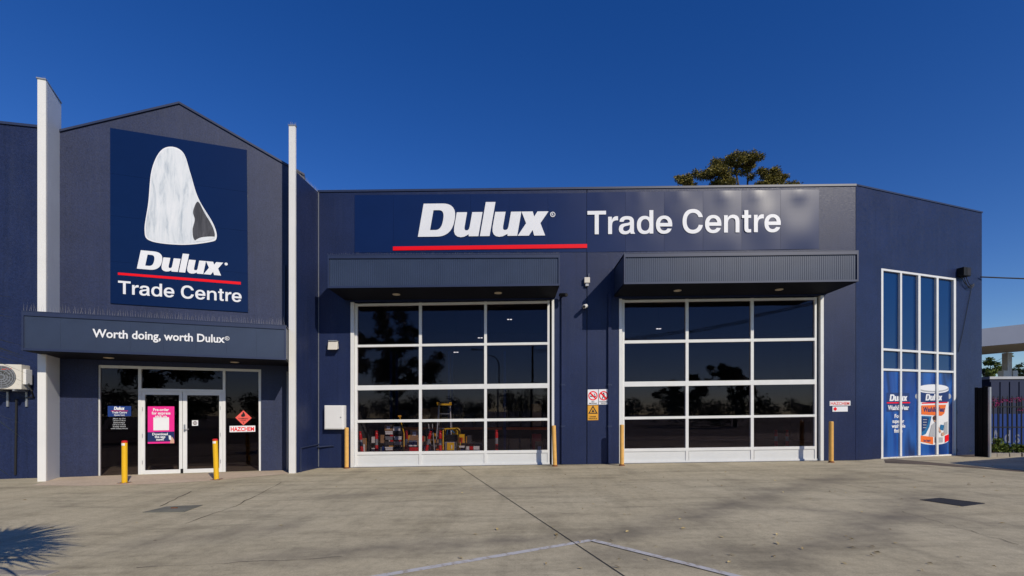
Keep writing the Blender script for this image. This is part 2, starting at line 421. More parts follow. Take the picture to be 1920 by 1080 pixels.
def ring(fr, cs, cz, r0, r1, d, mb, n=24):
    vs = []; fs = []
    for k in range(n):
        a = 2 * math.pi * k / n
        vs += [fr.w(cs + r0 * math.cos(a), d, cz + r0 * math.sin(a)), fr.w(cs + r1 * math.cos(a), d, cz + r1 * math.sin(a))]
    for k in range(n):
        j = (k + 1) % n; fs.append((2 * k, 2 * k + 1, 2 * j + 1, 2 * j))
    return mb.add(vs, fs)
def flat(mb, fr, poly, d): return mb.add([fr.w(s, d, z) for s, z in poly], [tuple(range(len(poly)))])

# ================================================================== GROUND
def ground_sheet(name, mat, poly_xy, lift, kind='structure', nx=1):
    mb = MB(); mb.add([(x, y, gz(x) + lift) for x, y in poly_xy], [tuple(range(len(poly_xy)))])
    o = mb.build(name, mat); props(o, kind=kind); return o
mb = MB()
xs = [-900, -60, -14, -6, 0, 6, 12.15, 25, 60, 900]; ys = [-900, -60, -4, 14, 60, 1200]
mb.add([(x, y, gz(x)) for y in ys for x in xs], [(j * 10 + i, j * 10 + i + 1, (j + 1) * 10 + i + 1, (j + 1) * 10 + i) for j in range(5) for i in range(9)])
props(mb.build('ground', 'open ground'), kind='structure')
mb = MB()
xs = [-20, -14, -6, -3, 0, 3, 6, 9, 12.15, 18, 24]; ys = [-2.5, 3, 8, 13.95]
mb.add([(x, y if y < 13 else (16.5 if x > 12 else (14.05 if x > -6 else 14.6)), gz(x) + .004) for y in ys for x in xs], [(j * 11 + i, j * 11 + i + 1, (j + 1) * 11 + i + 1, (j + 1) * 11 + i) for j in range(3) for i in range(10)])
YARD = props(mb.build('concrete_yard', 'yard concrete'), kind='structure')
mb = MB(); mb.box(-60, 60, -13, -5, -.3, .012)
props(mb.build('road', 'old asphalt'), kind='structure')
# apron at the entrance, brown asphalt at the right
def gsheet_px(name, mat, pix, lift):
    mb = MB(); mb.add([gpx(x, y, lift) for x, y in pix], [tuple(range(len(pix)))]); return props(mb.build(name, mat), kind='structure')
gsheet_px('entrance_apron', 'apron concrete', [(60, 911), (160, 911.5), (262, 909), (330, 906), (405, 901), (470, 895), (541, 888.5), (537, 882), (490, 884), (350, 889), (182, 893), (110, 896)], .008)
ap = gsheet_px('asphalt_strip', 'old asphalt', [(1660, 868.5), (1740, 872), (1840, 879), (1925, 886), (2050, 893), (2050, 846), (1842, 849.5), (1800, 851), (1720, 856), (1658, 862)], .008)
# joint, cracks, painted lines
def strip(name, mat, pts, w, lift, parent=None, kind='structure', wig=0):
    mb = MB(); L = []; R = []
    for i, q in enumerate(pts):
        t = (pts[min(i + 1, len(pts) - 1)] - pts[max(i - 1, 0)]).normalized(); nrm = Vector((-t.y, t.x, 0))
        ww = w * (1 + wig * (random.random() - .5))
        L.append(q + nrm * ww / 2); R.append(q - nrm * ww / 2)
    for i in range(len(pts) - 1): mb.add([R[i], R[i + 1], L[i + 1], L[i]], [(0, 1, 2, 3)])
    return props(mb.build(name, mat, parent), kind=kind if not parent else None)
def gl(p0, p1, n, lift, wob=0):
    a, b = gpx(*p0), gpx(*p1); out = []
    for i in range(n + 1):
        q = a.lerp(b, i / n); q.x += wob * (random.random() - .5); q.y += wob * (random.random() - .5); q.z = gz(q.x) + lift; out.append(q)
    return out
strip('expansion_joint', 'joint sealant', gl((858, 873), (1240, 1128), 24, .009), .0115, 0, YARD)
strip('crack', 'joint sealant', gl((360, 922), (300, 950), 7, .009, .05), .014, 0, YARD, wig=1.2)
strip('crack', 'joint sealant', gl((530, 905), (448, 946), 9, .009, .06) + gl((440, 950), (350, 983), 7, .009, .06), .012, 0, YARD, wig=1.3)
strip('crack', 'joint sealant', gl((250, 1066), (640, 1046), 16, .009, .06), .005, 0, YARD, wig=1.5)
strip('crack', 'joint sealant', gl((1690, 960), (1915, 1024), 14, .009, .06), .006, 0, YARD, wig=1.5)
strip('painted_line', 'road paint', gl((1108, 1014), (600, 1100), 20, .008), .085, 0, wig=.10)
strip('painted_line', 'road paint', gl((1110, 1014.2), (1470, 1105), 20, .012), .085, 0, wig=.10)
# utility cover and drain grate
t = thing('utility_cover', gpx(325, 956), 'flat greenish utility cover set in the concrete before the entrance', 'cover')
mb = MB(); P4 = [gpx(x, y) for x, y in ((267, 962), (345, 961), (380, 948), (312, 951))]; mb.prism([q + Vector((0, 0, .004)) for q in P4], [q + Vector((0, 0, .014)) for q in P4]); mb.build('cover_frame', 'patched concrete', t)
c4 = sum(P4, Vector()) / 4
mb = MB(); P5 = [c4 + (q - c4) * .82 for q in P4]; mb.prism([q + Vector((0, 0, .012)) for q in P5], [q + Vector((0, 0, .020)) for q in P5]); mb.build('lid', 'patched concrete', t)
mb = MB(); q = c4; mb.tube([q + Vector((-.05, 0, .024)), q + Vector((.05, 0, .024))], .012, 6); mb.build('lifting_ring', 'rust', t)
P4 = [gpx(x, y) for x, y in ((1726, 938), (1804, 950), (1846, 944.5), (1762, 934.5))]; c4 = sum(P4, Vector()) / 4
t = thing('drain_grate', c4, 'dark steel drain grate set in the concrete at right', 'drain')
mb = MB(); mb.prism([q + Vector((0, 0, .002)) for q in P4], [q + Vector((0, 0, .006)) for q in P4]); mb.build('pit', 'black rubber', t)
for k in range(4):
    a, b = P4[k], P4[(k + 1) % 4]; mb = MB(); mb.tube([a + Vector((0, 0, .003)), b + Vector((0, 0, .003))], .009, 6); mb.build('edge_bar', 'cast iron', t)
for k in range(1, 14):
    a = P4[0].lerp(P4[1], k / 14); b = P4[3].lerp(P4[2], k / 14); mb = MB(); mb.tube([a + Vector((0, 0, .003)), b + Vector((0, 0, .003))], .008, 5); mb.build('grate_bar', 'cast iron', t)

# ================================================================== THE BUILDING
B = thing('paint_warehouse', (2, 14, 0), 'navy blue paint warehouse with gabled entrance and two glazed roller doors', 'building')
TOPL = MAIN.px(597, 361)[1]; TOPR = MAIN.px(1605, 349)[1]
S0 = MAIN.px(597, 500)[0]; S1 = MAIN.px(1605, 500)[0]
def topz(s): return TOPL + (TOPR - TOPL) * (s - S0) / (S1 - S0)
# opening outlines on the main face
def mp(x, y, d=0): return MAIN.px(x, y, d)
D1 = dict(l=mp(657, 0)[0], r=mp(1039, 0)[0], tl=mp(657, 566)[1], tr=mp(1039, 561)[1])
D2 = dict(l=mp(1161, 0)[0], r=mp(1545, 0)[0], tl=mp(1161, 560)[1], tr=mp(1545, 553.5)[1])
sj = mp(1100.5, 0)[0]
ZB = -.25; TH = -.22
wall = MB()
wall.fp(MAIN, [(S0, ZB), (D1['l'], ZB), (D1['l'], topz(D1['l'])), (S0, topz(S0))], TH, 0)
wall.fp(MAIN, [(D1['l'], D1['tl']), (D1['r'], D1['tr']), (D1['r'], topz(D1['r'])), (D1['l'], topz(D1['l']))], TH, 0)
wall.fp(MAIN, [(D1['r'], ZB), (sj - .012, ZB), (sj - .012, topz(sj)), (D1['r'], topz(D1['r']))], TH, 0)
wall.build('front_wall', 'navy stucco', B)
wall = MB()
wall.fp(MAIN, [(sj + .012, ZB), (D2['l'], ZB), (D2['l'], topz(D2['l'])), (sj + .012, topz(sj))], TH, 0)
wall.fp(MAIN, [(D2['l'], D2['tl']), (D2['r'], D2['tr']), (D2['r'], topz(D2['r'])), (D2['l'], topz(D2['l']))], TH, 0)
wall.fp(MAIN, [(D2['r'], ZB), (S1 - .012, ZB), (S1 - .012, topz(S1)), (D2['r'], topz(D2['r']))], TH, 0)
wall.build('front_wall', 'navy stucco', B)
mb = MB(); mb.fb(MAIN, sj - .012, sj + .012, 0, topz(sj) - .02, -.10, -.035); mb.build('wall_joint', 'black rubber', B)
mb = MB(); mb.fb(MAIN, S1 - .012, S1 + .006, .2, topz(S1) - .02, -.10, -.03); mb.build('wall_joint', 'black rubber', B)
mb = MB(); mb.fp(MAIN, [(S0 - .02, TOPL + .001), (S1, TOPR + .001), (S1, TOPR + .06), (S0 - .02, TOPL + .06)], TH - .03, .025); mb.build('parapet_capping', 'navy trim', B)
# gable wall with the shopfront opening
def gp(x, y, d=0): return GAB.px(x, y, d)
gl_, gr_ = gp(108, 250), gp(537, 310.5); apex = gp(336.5, 195.5)
oL, oR = gp(183, 690), gp(489.5, 690); ohL = gp(183, 684)[1]; ohR = gp(489.5, 692.5)[1]
GE = 3.05; GZ = gr_[1]
zr = GZ - (GE - gr_[0]) * (apex[1] - GZ) / (gr_[0] - apex[0])
wall = MB()
zl = lambda s: gl_[1] + (apex[1] - gl_[1]) * (s - gl_[0]) / (apex[0] - gl_[0])
zrr = lambda s: apex[1] + (gr_[1] - apex[1]) * (s - apex[0]) / (gr_[0] - apex[0])
wall.fp(GAB, [(gl_[0], ZB), (oL[0], ZB), (oL[0], zl(oL[0])), (gl_[0], gl_[1])], -.2, 0)
wall.fp(GAB, [(oL[0], ohL), (oR[0], ohR), (oR[0], zrr(oR[0])), apex, (oL[0], zl(oL[0]))], -.2, 0)
wall.fp(GAB, [(oR[0], ZB), (GE, ZB), (GE, zr), (oR[0], zrr(oR[0]))], -.2, 0)
wall.build('gable_wall', 'gable stucco', B)
mb = MB()
mb.fp(GAB, [(gl_[0] - .02, gl_[1] + .001), (apex[0], apex[1] + .001), (apex[0], apex[1] + .055), (gl_[0] - .02, gl_[1] + .055)], -.24, .04)
mb.fp(GAB, [(apex[0] + .001, apex[1] + .001), (GE, zr + .001), (GE, zr + .055), (apex[0] + .001, apex[1] + .055)], -.24, .04)
mb.build('gable_capping', 'navy trim', B)
# left wing
lt = gp(72, 240); l0 = gp(0, 232.5)
mb = MB(); k_ = (lt[1] - l0[1]) / (lt[0] - l0[0]); sL = -9.0
wing_z = lambda s: l0[1] + k_ * (s - l0[0])
mb.fp(GAB, [(sL, ZB), (gl_[0] + .0, ZB), (gl_[0], wing_z(gl_[0])), (sL, wing_z(sL))], -.2, -.004); mb.build('wing_wall', 'navy stucco', B)
mb = MB(); mb.fp(GAB, [(sL, wing_z(sL) + .001), (gl_[0] - .03, wing_z(gl_[0]) + .001), (gl_[0] - .03, wing_z(gl_[0]) + .06), (sL, wing_z(sL) + .06)], -.24, .03); mb.build('parapet_capping', 'navy trim', B)
# left white fin (upright blade)
f0, f1 = gp(72.5, 151, .8), gp(87.5, 151, .8); fb = gp(110.5, 500, 0)
zt = f0[1]
A = [GAB.w(f0[0], .8, 0), GAB.w(f1[0], .8, 0), GAB.w(f1[0] + .0, .78, 0), GAB.w(fb[0], -.1, 0), GAB.w(fb[0] - .2, -.1, 0), GAB.w(f0[0], .78, 0)]
up = lambda L, z: [Vector((q.x, q.y, z)) for q in L]
mb = MB(); mb.prism(up([A[2], A[3], A[4], A[5]], -.25), up([A[2], A[3], A[4], A[5]], zt)); mb.build('upright_fin', 'fin grey', B)
mb = MB(); e_ = .004; cap = [GAB.w(f0[0] - e_, .84, 0), GAB.w(f1[0] + e_, .84, 0), GAB.w(f1[0] + e_, .781, 0), GAB.w(f0[0] - e_, .781, 0)]
mb.prism(up(cap, -.25), up(cap, zt + .015)); mb.build('fin_facing', 'fin white', B)
mb = MB(); cp = [GAB.w(f0[0] - .02, .86, 0), GAB.w(f1[0] + .015, .86, 0), GAB.w(fb[0] + .015, -.1, 0), GAB.w(fb[0] - .21, -.1, 0)]
mb.prism(up(cp, zt + .016), up(cp, zt + .045)); mb.build('fin_capping', 'galvanised', B)
# right fin: tall white facing in front of the navy return wall
Yp = 12.71
xa, xb = (541.5 - 960) / F * Yp, (553.5 - 960) / F * Yp; ztop = EYE + (HOR - 236) / F * Yp
mb = MB(); mb.box(xa, xb, Yp, Yp + .06, -.25, ztop); mb.build('fin_facing', 'fin white', B)
mb = MB(); mb.box(xa - .015, xb + .015, Yp - .012, Yp + .075, ztop + .001, ztop + .03); mb.build('fin_capping', 'galvanised', B)
zw = EYE + (HOR - 322) / F * (Yp + .06)
rp = [(xa, Yp + .062), (xb - .005, Yp + .062), (S0 - .001, 13.999), (S0 - .001, 14.2), (xa, 14.2)]
mb = MB(); mb.prism([(x, y, -.25) for x, y in rp], [(x, y, zw if i < 2 else TOPL) for i, (x, y) in enumerate(rp)]); mb.build('return_wall', 'navy stucco smooth', B)
mb = MB(); mb.tube([(S0 + .012, 13.985, .05), (S0 + .012, 13.985, TOPL)], .010, 5); mb.build('wall_joint', 'galvanised', B)
# corner wall with window opening
def cp_(x, y, d=0): return COR.px(x, y, d)
cT0, cT1 = cp_(1605, 348)[1], cp_(1841, 399.5); cS1 = cT1[0]
w0, w1 = cp_(1652.5, 600)[0], cp_(1792.5, 600)[0]; wt0, wt1 = cp_(1652.5, 503)[1], cp_(1792.5, 522)[1]; wb0, wb1 = cp_(1653, 861)[1], cp_(1792, 854)[1]
ctz = lambda s: cT0 + (cT1[1] - cT0) * s / cS1
wall = MB()
wall.fp(COR, [(.004, ZB), (w0, ZB), (w0, ctz(w0)), (.004, ctz(0))], -.22, 0)
wall.fp(COR, [(w0, wt0), (w1, wt1), (w1, ctz(w1)), (w0, ctz(w0))], -.22, 0)
wall.fp(COR, [(w1, ZB), (cS1, ZB), (cS1, ctz(cS1)), (w1, ctz(w1))], -.22, 0)
wall.fp(COR, [(w0, ZB), (w1, ZB), (w1, wb1), (w0, wb0)], -.22, 0)
wall.build('corner_wall', 'navy stucco', B)
mb = MB(); mb.fp(COR, [(.0, ctz(0) + .001), (cS1 + .02, ctz(cS1) + .001), (cS1 + .02, ctz(cS1) + .045), (.0, ctz(0) + .045)], -.25, .02); mb.build('parapet_capping', 'navy trim', B)
# outer shell, roofs, dark interior
e = COR.w(cS1, 0, 0)
mb = MB(); mb.prism([(e.x - .22, e.y + .08, ZB), (e.x, e.y + .012, ZB), (e.x, 34, ZB), (e.x - .22, 34, ZB)], [(e.x - .22, e.y + .08, cT1[1]), (e.x, e.y + .012, cT1[1]), (e.x, 34, cT1[1]), (e.x - .22, 34, cT1[1])]); mb.build('side_wall', 'navy stucco', B)
mb = MB(); mb.box(-18, e.x, 34.01, 34.2, ZB, 7.0); mb.build('rear_wall', 'navy stucco', B)
mb = MB(); mb.prism([(S0, 14.25, 7.2), (9.9, 14.25, 7.2), (e.x - .25, e.y + .25, 7.2), (e.x - .25, 34, 7.0), (S0, 34, 7.0)], [(S0, 14.25, 7.25), (9.9, 14.25, 7.25), (e.x - .25, e.y + .25, 7.25), (e.x - .25, 34, 7.05), (S0, 34, 7.05)]); mb.build('roof', 'galvanised', B)
mb = MB(); rv = Vector((-.3118, .9501, 0)) * 9
g = [GAB.w(gl_[0], -.25, gl_[1] - .1), GAB.w(apex[0], -.25, apex[1] - .1), GAB.w(GE, -.25, zr - .1), GAB.w(GE, -.25, zr - .2), GAB.w(apex[0], -.25, apex[1] - .2), GAB.w(gl_[0], -.25, gl_[1] - .2)]
mb.prism(g, [q + rv for q in g]); mb.build('gable_roof', 'galvanised', B)
mb = MB(); a_ = GAB.w(-9, -.25, wing_z(-9) - .3); b_ = GAB.w(gl_[0], -.25, wing_z(gl_[0]) - .3)
mb.prism([a_, b_, b_ + rv, a_ + rv], [q + Vector((0, 0, .05)) for q in (a_, b_, b_ + rv, a_ + rv)]); mb.build('wing_roof', 'galvanised', B)
mb = MB()
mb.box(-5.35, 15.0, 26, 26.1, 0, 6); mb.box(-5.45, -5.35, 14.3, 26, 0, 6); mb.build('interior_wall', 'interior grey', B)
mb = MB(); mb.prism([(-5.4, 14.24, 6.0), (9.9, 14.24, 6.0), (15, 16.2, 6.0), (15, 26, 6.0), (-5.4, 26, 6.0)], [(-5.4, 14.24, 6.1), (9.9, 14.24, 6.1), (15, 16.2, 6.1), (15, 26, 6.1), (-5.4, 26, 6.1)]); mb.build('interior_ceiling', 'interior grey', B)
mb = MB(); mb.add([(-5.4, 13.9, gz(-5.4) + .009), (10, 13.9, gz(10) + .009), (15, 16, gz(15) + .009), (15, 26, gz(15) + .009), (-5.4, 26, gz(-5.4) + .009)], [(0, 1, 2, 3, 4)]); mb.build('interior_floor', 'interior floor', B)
# shop interior behind the gable glass
mb = MB()
p0, p1 = GAB.w(-2.5, -.3, 0), GAB.w(3.0, -.3, 0); dv = Vector((-.3118, .9501, 0)) * 6
a3, b3 = p0 + dv, p1 + dv
mb.prism([p0, p0 + Vector((-.1, 0, 0)), a3 + Vector((-.1, 0, 0)), a3], [q + Vector((0, 0, 3.5)) for q in (p0, p0 + Vector((-.1, 0, 0)), a3 + Vector((-.1, 0, 0)), a3)])
mb.prism([a3, b3, b3 + dv * .02, a3 + dv * .02], [q + Vector((0, 0, 3.5)) for q in (a3, b3, b3 + dv * .02, a3 + dv * .02)])
mb.prism([p1, b3, b3 + Vector((.1, 0, 0)), p1 + Vector((.1, 0, 0))], [q + Vector((0, 0, 3.5)) for q in (p1, b3, b3 + Vector((.1, 0, 0)), p1 + Vector((.1, 0, 0)))])
mb.prism([q + Vector((0, 0, 3.5)) for q in (p0, p1, b3, a3)], [q + Vector((0, 0, 3.6)) for q in (p0, p1, b3, a3)])
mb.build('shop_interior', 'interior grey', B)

# ------------------------------------------------------------------ roller doors
def roller_door(rows, cols, leafx, bot, jambs):
    """rows: list of ((yl_top,yl_bot),(yr_top,yr_bot)) rails in photo rows at leafx; cols: mullion column spans"""
    d = -.12; xl, xr = leafx
    mb = MB()
    for (a, b) in [(xl, xl + 4.2)] + cols + [(xr - 4.2, xr)]:
        s0, s1 = MAIN.px(a, 0, d + .05)[0], MAIN.px(b, 0, d + .05)[0]
        t_ = (a - xl) / (xr - xl); yt = rows[0][0][0] + (rows[0][1][0] - rows[0][0][0]) * t_; yb = bot[0] + (bot[1] - bot[0]) * t_
        mb.fb(MAIN, s0, s1, MAIN.px(a, yb, d)[1], MAIN.px(a, yt, d)[1], d - .03, d + .048)
    fr = mb.build('roller_door', 'white frame', B)
    for (yl, yr) in rows:
        mb = MB(); A_ = [MAIN.px(xl + 4, yl[1], d + .05), MAIN.px(xr - 4, yr[1], d + .05), MAIN.px(xr - 4, yr[0], d + .05), MAIN.px(xl + 4, yl[0], d + .05)]
        mb.fp(MAIN, A_, d - .03, d + .052); mb.build('rail', 'white frame', fr)
    ce = [xl + 4] + [q for c_ in cols for q in c_] + [xr - 4]
    yat = lambda rr, k, x: rr[0][k] + (rr[1][k] - rr[0][k]) * (x - xl) / (xr - xl)
    for r in range(len(rows) - 1):
        for c_ in range(len(ce) // 2):
            x0, x1 = ce[2 * c_] - 1, ce[2 * c_ + 1] + 1
            pl = [MAIN.px(x0, yat(rows[r + 1], 0, x0) + 1, d), MAIN.px(x1, yat(rows[r + 1], 0, x1) + 1, d), MAIN.px(x1, yat(rows[r], 1, x1) - 1, d), MAIN.px(x0, yat(rows[r], 1, x0) - 1, d)]
            j = [random.uniform(-.004, .004) for _ in range(3)]; j.append(j[0] - j[1] + j[2])
            mb = MB(); mb.prism([MAIN.w(s, d - .006 + q, z) for (s, z), q in zip(pl, j)], [MAIN.w(s, d + q, z) for (s, z), q in zip(pl, j)]); mb.build('pane', 'door glass', fr)
    for c_ in range(len(ce) // 2):
        x0, x1 = ce[2 * c_], ce[2 * c_ + 1]; yb0 = bot[0] + (bot[1] - bot[0]) * (x0 - xl) / (xr - xl); yb1 = bot[0] + (bot[1] - bot[0]) * (x1 - xl) / (xr - xl)
        pl = [MAIN.px(x0, yb0, d), MAIN.px(x1, yb1, d), MAIN.px(x1, yat(rows[-1], 1, x1), d), MAIN.px(x0, yat(rows[-1], 1, x0), d)]
        mb = MB(); mb.fp(MAIN, pl, d - .03, d + .03); mb.build('kick_panel', 'door panel white', fr)
    mb = MB(); pl = [MAIN.px(xl, bot[0] + .5, d), MAIN.px(xr, bot[1] + .5, d), MAIN.px(xr, bot[1] - 4.0, d), MAIN.px(xl, bot[0] - 4.0, d)]; mb.fp(MAIN, pl, d + .02, d + .056); mb.build('bottom_rail', 'white frame', fr)
    mb = MB(); pl = [MAIN.px(xl - 3, bot[0] + 6, d), MAIN.px(xr + 3, bot[1] + 6, d), MAIN.px(xr + 3, bot[1] + .2, d), MAIN.px(xl - 3, bot[0] + .2, d)]; mb.fp(MAIN, pl, d - .03, d + .03); mb.build('rubber_seal', 'black rubber', fr)
    for (a, b, yt, yb, dd) in jambs:
        mb = MB(); s0, s1 = MAIN.px(a, 0, dd)[0], MAIN.px(b, 0, dd)[0]; mb.fb(MAIN, s0, s1, MAIN.px(a, yb, dd)[1] - .05, MAIN.px(a, yt, dd)[1], -.21, dd); mb.build('door_jamb', 'white frame', B)
    return fr
roller_door([((569.6, 573.8), (564.0, 568.2)), ((646.5, 651), (641.5, 646)), ((722.8, 731.8), (718.5, 727.4)), ((787.4, 792.6), (783.6, 788.6)), ((847.5, 853), (843.6, 849))],
            [(785.4, 790.6), (907.8, 912.9)], (665.6, 1030.8), (876, 870.5), [(657.2, 663.4, 566.5, 876, .015), (1034.8, 1039.2, 562, 872, .015)])
roller_door([((562.6, 566.8), (557.6, 561.8)), ((638.4, 644), (633.4, 638.6)), ((715.8, 725), (711.4, 720.2)), ((781.6, 786.6), (776.9, 781.4)), ((841.4, 847), (836.6, 842)),],
            [(1285.8, 1291.2), (1408, 1413.4)], (1166.8, 1532), (868.2, 863.6), [(1161, 1166.4, 560, 869, .015), (1538.8, 1544.6, 554, 865, .015)])
# dark reveal liners beside the right jambs
for x0, x1, yt, yb in ((1031, 1034.6, 566, 873), (1532.4, 1538.6, 559, 866)):
    mb = MB(); mb.fb(MAIN, mp(x0, 0, -.1)[0], mp(x1, 0, -.1)[0], 0, mp(x0, yt, -.1)[1], -.2, -.10); mb.build('door_track', 'dark steel', B)

# ------------------------------------------------------------------ canopies
def canopy(fr, D, TL, TR, BR, BL, ribs, lights, name, text=None, spikes=(0, 1), sh=.09):
    s0, zt0 = fr.px(*TL, D); s1, zt1 = fr.px(*TR, D); zb0 = fr.px(*BL, D)[1]; zb1 = fr.px(*BR, D)[1]
    zt = lambda s: zt0 + (zt1 - zt0) * (s - s0) / (s1 - s0); zb = lambda s: zb0 + (zb1 - zb0) * (s - s0) / (s1 - s0)
    mb = MB()
    mb.fp(fr, [(s0 + .02, zb(s0) + .03), (s1 - .02, zb(s1) + .03), (s1 - .02, zt(s1) - .02), (s0 + .02, zt(s0) - .02)], .002, D - .03)
    if ribs:
        n = int((s1 - s0 - .05) / .056); st = (s1 - s0 - .05) / n; pr = []
        for i in range(n):
            a = s0 + .025 + i * st
            pr += [(a, 0), (a + st * .40, 0), (a + st * .52, .008), (a + st * .88, .008)]
        pr.append((s1 - .025, 0)); vs = []; fs = []
        for s, dd in pr: vs += [fr.w(s, D - .022 + dd, zb(s) + .02), fr.w(s, D - .022 + dd, zt(s) - .05)]
        fs = [(2 * i, 2 * i + 2, 2 * i + 3, 2 * i + 1) for i in range(len(pr) - 1)]; mb.add(vs, fs)
    o = mb.build(name, 'navy metal', B, fixn=False)
    if not ribs:
        n = 8; 
        for i in range(n):
            a = s0 + .02 + (s1 - s0 - .04) * i / n; b = s0 + .02 + (s1 - s0 - .04) * (i + 1) / n - .0015; mb = MB()
            mb.fp(fr, [(a, zb(a) + .01), (b, zb(b) + .01), (b, zt(b) - .02), (a, zt(a) - .02)], D - .029, D - .012 + random.uniform(-.0008, .0008)); mb.build('fascia_panel', 'navy metal', o)
    mb = MB()   # edge flashings
    mb.fp(fr, [(s0, zt(s0) - .09), (s1, zt(s1) - .09), (s1, zt(s1)), (s0, zt(s0))], D - .02, D + .012)
    mb.fp(fr, [(s0, zt(s0) + .001), (s1, zt(s1) + .001), (s1, zt(s1) + .014), (s0, zt(s0) + .014)], .01, D + .018)
    mb.fp(fr, [(s0, zb(s0) - .02), (s1, zb(s1) - .02), (s1, zb(s1) + .03), (s0, zb(s0) + .03)], D - .02, D + .012)
    for a, b in ((s0 - .002, s0 + .035), (s1 - .035, s1 + .002)):
        mb.fp(fr, [(a, zb(a) - .02), (b, zb(b) - .02), (b, zt(b)), (a, zt(a))], D - .021, D + .014)
    mb.build('flashing', 'navy trim', o)
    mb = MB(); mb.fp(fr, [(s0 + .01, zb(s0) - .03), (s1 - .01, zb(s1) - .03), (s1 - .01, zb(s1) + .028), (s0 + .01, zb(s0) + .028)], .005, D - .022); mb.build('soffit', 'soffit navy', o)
    for lx, ly in lights:
        # sight line meets the soffit plane
        u = (lx - 960) / F; v_ = (HOR - ly) / F; smid = (s0 + s1) / 2; z = zb0
        for _ in range(6):
            Y = (z - EYE) / v_; q = Vector((u * Y, Y)) - fr.o; z = zb(q.dot(fr.t)) - .03
        c_ = fr.w(q.dot(fr.t), min(q.dot(fr.n), D - .12), z)
        mb = MB(); mb.lathe(c_.x, c_.y, [(.105, z + .001), (.105, z - .012), (.08, z - .016), (.075, z - .006)], 20); mb.build('downlight', 'lamp lens', o)
    mb = MB(); s = s0 + spikes[0] * (s1 - s0)
    while s < s0 + spikes[1] * (s1 - s0):
        for k in range(1):
            a = random.uniform(-.035, .035); b = random.uniform(-.06, .06); h = sh * random.uniform(.75, 1.1); p0 = fr.w(s, D - .06, zt(s) + .012)
            p1 = fr.w(s + a, D - .06 + b, zt(s) + .012 + h); w_ = fr.w(.0022, 0, 0) - fr.w(0, 0, 0)
            mb.add([p0 - w_, p0 + w_, p1], [(0, 1, 2)])
        s += random.uniform(.03, .055)
    props(mb.build('bird_spikes', 'spike plastic', o, fixn=False), kind='stuff')
    return o
CAN_E = canopy(GAB, 1.48, (41, 583.5), (536.3, 611), (537, 673.5), (42, 655), False, [(204, 670.5), (440, 678.8)], 'entrance_canopy', sh=.2)
canopy(MAIN, 1.27, (614.8, 478.5), (1049.5, 476.8), (1051, 534.2), (615.6, 539), True, [(743, 551.7), (934, 549)], 'door_canopy', spikes=(0, 1))
canopy(MAIN, 1.27, (1170, 476), (1609, 470.5), (1609.4, 526.4), (1171, 531.5), True, [(1270.5, 544.5), (1461, 542.6)], 'door_canopy', spikes=(.0, .6), sh=.06)
mb = MB(); lay(mb, text_mesh('Worth doing, worth Dulux', .022), GAB, gp(173.7, 632, 1.48), gp(421.5, 642.6, 1.48), .185, 1.487, ref=.7)
r_ = gp(426, 634.5, 1.48); ring(GAB, r_[0], r_[1], .038, .05, 1.487, mb); text_line(mb, 'R', GAB, r_[0], r_[1] - .022, .045, 1.487)
mb.build('slogan_lettering', 'vinyl white', CAN_E, fixn=False)
# spikes on fins and parapet
mb = MB()
def needle(p, h):
    a = Vector((random.uniform(-.06, .06), random.uniform(-.03, .03), h * random.uniform(.7, 1.1))); w_ = Vector((.0035, 0, 0)); mb.add([p - w_, p + w_, p + a], [(0, 1, 2)])
for k in range(40):
    q = GAB.w(f0[0] + .09, .8, 0).lerp(GAB.w(fb[0] - .05, 0, 0), k / 39); needle(Vector((q.x, q.y, zt + .04)), .11)
for k in range(14): needle(Vector((xa + (xb - xa) * k / 13, Yp + .03, ztop + .03)), .11)
for k in range(45):
    q = Vector((xb, Yp + .1, zw)).lerp(Vector((S0, 14, TOPL)), k / 44); needle(q, .10)
for k in range(36):
    s = S0 + k / 35 * 1.0; needle(MAIN.w(s, -.1, topz(s) + .06), .09)
props(mb.build('bird_spikes', 'spike plastic', B, fixn=False), kind='stuff')

# ------------------------------------------------------------------ entrance glazing
d = -.08
ent = MB()
def bar(mb, pts, d0=d - .05, d1=d + .03, fr=GAB): mb.fp(fr, [fr.px(x, y, d1) for x, y in pts], d0, d1)
bar(ent, [(182, 895.8), (187, 895.6), (187, 684.1), (182, 684)]); bar(ent, [(485.6, 886), (490.6, 885.4), (489.4, 692.8), (484.6, 692.6)])
bar(ent, [(187, 689.6), (484.6, 697), (484.6, 692.6), (187, 684.1)], d - .05, d + .028)
FR = ent.build('entrance_frame', 'white frame', B)
for pts in ([(259, 893.2), (264.6, 893.0), (264.6, 691.4), (259, 691.2)], [(417.8, 888.0), (422.8, 887.8), (422.4, 695.6), (417.6, 695.4)]):
    mb = MB(); bar(mb, pts, d - .05, d + .026); mb.build('mullion', 'white frame', FR)
mb = MB(); bar(mb, [(264.6, 733.6), (417.6, 735.2), (417.6, 730.8), (264.6, 728.2)], d - .05, d + .024); mb.build('transom', 'white frame', FR)
for pts in ([(187, 895.6), (259, 893.2), (259, 890.4), (187, 892.4)], [(422.8, 887.8), (485.6, 886), (485.6, 883.4), (422.8, 885)]):
    mb = MB(); bar(mb, pts, d - .05, d + .024); mb.build('sill', 'white frame', FR)
def pane(parent, pts, mat='shop glass', fr=GAB, dd=d - .015, jit=.003):
    pl = [fr.px(x, y, dd) for x, y in pts]; j = [random.uniform(-jit, jit) for _ in range(3)]; j.append(j[0] - j[1] + j[2])
    mb = MB(); mb.prism([fr.w(s, dd - .006 + q, z) for (s, z), q in zip(pl, j)], [fr.w(s, dd + q, z) for (s, z), q in zip(pl, j)]); return mb.build('pane', mat, parent)
